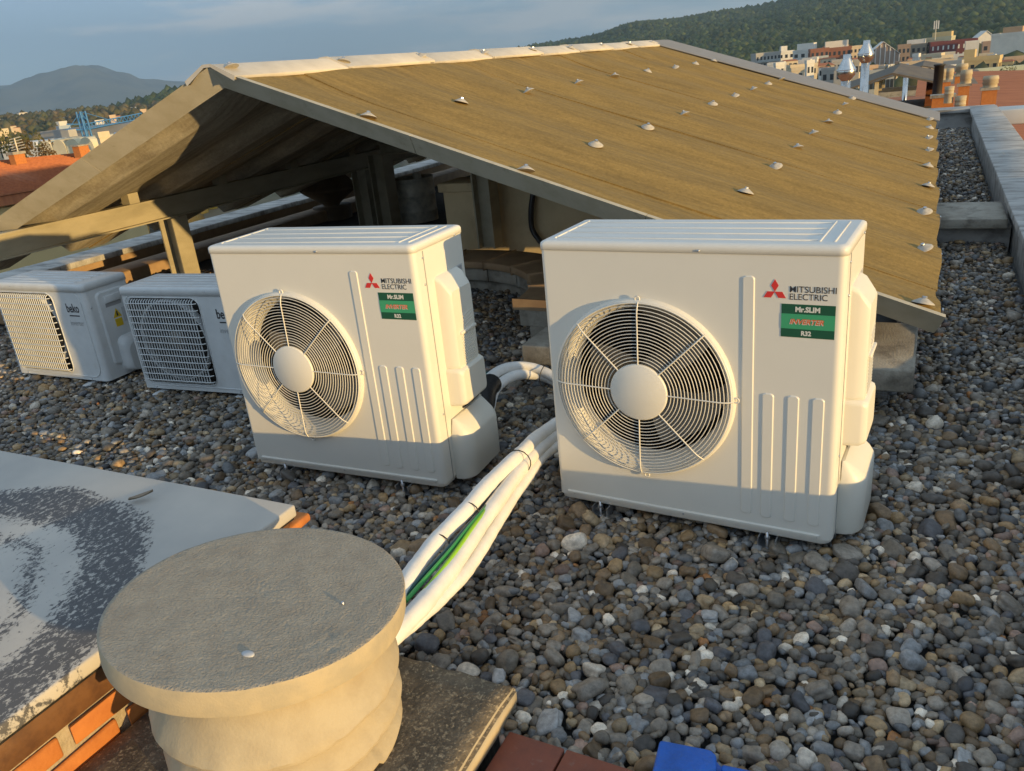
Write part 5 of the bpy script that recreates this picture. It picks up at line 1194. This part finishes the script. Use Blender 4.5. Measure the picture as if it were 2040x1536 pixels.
mast.build('mast', M['craneblue'], cr_)
jib = MB(); j1 = at(285, 236, 165) - cr_.location; j0 = Vector((0, 0, hh - 3)); j2 = j0 + (j0 - j1) * .28; j2.z = j0.z + .3
for off in (Vector((0, .4, 0)), Vector((0, -.4, 0)), Vector((0, 0, .9))): jib.tube([j2 + off, j0 + off, j1 + off], .10, 4)
for k in range(16):
    a, b = j0.lerp(j1, k / 16), j0.lerp(j1, (k + 1) / 16); jib.tube([a + Vector((0, .4, 0)), b + Vector((0, 0, .9))], .06, 4); jib.tube([a + Vector((0, 0, .9)), b + Vector((0, -.4, 0))], .06, 4)
jib.tube([Vector((0, 0, hh)), j0.lerp(j1, .6)], .05, 4); jib.tube([Vector((0, 0, hh)), j2], .05, 4); jib.build('jib', M['craneblue'], cr_)
MB().box(-1, 1, -.8, .8, -1.2, 0).build('counterweight', paintm(GRY), cr_).location = j2
for i, (a, b, t_, dq, c_, lb) in enumerate(((0, 26, 236, 900, CRM, 'cream flats in the valley at the left edge'), (18, 40, 233, 920, WHT, 'low white flats beside the pale tower'), (38, 53, 224, 950, (.62, .58, .5), 'pale tower block rising from the valley'), (66, 98, 238, 800, WHT, 'scattered white houses right of the pale tower'), (110, 120, 222, 1200, WHT, 'tiny white farmhouse before the mountains'), (136, 148, 222, 1150, CRM, 'tiny cream farmhouse left of the crane'), (190, 225, 222, 1000, (.55, .40, .25), 'ochre houses behind the crane'), (225, 245, 218, 1050, CRM, 'cream houses at the foot of the wooded rise'), (205, 232, 253, 260, WHT, 'white shed right of the crane'), (236, 256, 246, 300, WHT, 'second white shed tucked behind the barge board'), (-30, 12, 258, 220, CRM, 'cream farm building at the left picture edge'), (118, 138, 250, 230, (.35, .42, .5), 'blue-grey plant on the warehouse roof'), (150, 175, 284, 110, YEL, 'yellow house front below the crane'), (195, 215, 262, 150, CRM, 'cream house beside the crane foot'))):
    house(a, b, t_, dq, c_, lb, zb=at((a + b) / 2, t_, dq).z - (22 if dq < 140 else 9), yaw=.4, roof='terra' if i in (6, 7, 12) else None, floors=2 if dq < 400 else 0, cols=3, group='houses in the valley')
for i, (px_, py_, dq, h_, r_, mm, lb) in enumerate(((30, 252, 95, 8, 1.6, 'fo2', 'bare olive-coloured tree rising behind the aerials'), (60, 284, 90, 7, 1.8, 'fo3', 'rust-brown bush beyond the tiled roof'), (88, 287, 92, 7, 1.7, 'fo3', 'second rust-brown bush nearer the crane'), (120, 292, 88, 7, 1.3, 'fo1', 'dark bush below the white vaults'), (6, 262, 100, 8, 1.6, 'fo2', 'pale tree at the left picture edge'))):
    b_ = at(px_, py_, dq); b_.z -= h_ * .97; tree('valley_tree', b_, h_, r_, M[mm], lb)
for i in range(36):
    a = rt_.uniform(-20, 330); dq = rt_.uniform(500, 1050); hy = 248 - .1036 * a
    t_ = hy + rt_.uniform(-16, 4) * dq / 1050 + (1 - dq / 1050) * 22; wpx = rt_.uniform(6, 16)
    c_, rf = rt_.choice([CRM, WHT, WHT, (.6, .45, .3)]), rt_.choice(['terra', None])
    house(a, a + wpx, t_, dq, c_, where('tiny', VALL, a + wpx / 2, c_, rf), roof=rf, yaw=rt_.uniform(-.3, .6), zb=at(a, t_, dq).z - 8, group='tiny houses in the far valley')
pts = scatter(VG, vd_, 1100, 29.5, (-80, 420))
wood('valley_trees', pts, 2.0, 4.8, wood_mat('valley_wood', (.07, .075, .03), (.13, .10, .05)), LV1, 'hedges and thickets dotted over the valley floor')
pts = []
for _ in range(260):
    dq = random.uniform(120, 520); a = random.uniform(azel(1480, 140)[0], azel(2060, 120)[0]); pts.append((CAM[0] + dq * math.sin(a), CAM[1] + dq * math.cos(a), ZG + random.uniform(3, 9)))
wood('town_trees', pts, 2.0, 4.0, wood_mat('town_wood', (.06, .07, .03), (.10, .095, .045)), LV1, 'garden greenery scattered between the houses of the town')

# ------------------------------------------------------------------ haze
hz_ = MB().box(-9500, 1500, -60, 12500, -140, 900).build('haze', None, None, kind='stuff')
hm_ = bpy.data.materials.new('valley_haze'); hm_.use_nodes = True; t_ = hm_.node_tree; t_.nodes.clear()
ho = t_.nodes.new('ShaderNodeOutputMaterial'); pv = t_.nodes.new('ShaderNodeVolumePrincipled'); pv.inputs['Color'].default_value = (.55, .78, 1, 1); pv.inputs['Density'].default_value = 1.4e-4; pv.inputs['Anisotropy'].default_value = .2
t_.links.new(pv.outputs[0], ho.inputs['Volume']); hz_.data.materials.append(hm_)
scene.cycles.volume_bounces = 0; scene.cycles.diffuse_bounces = 7; scene.cycles.max_bounces = 12
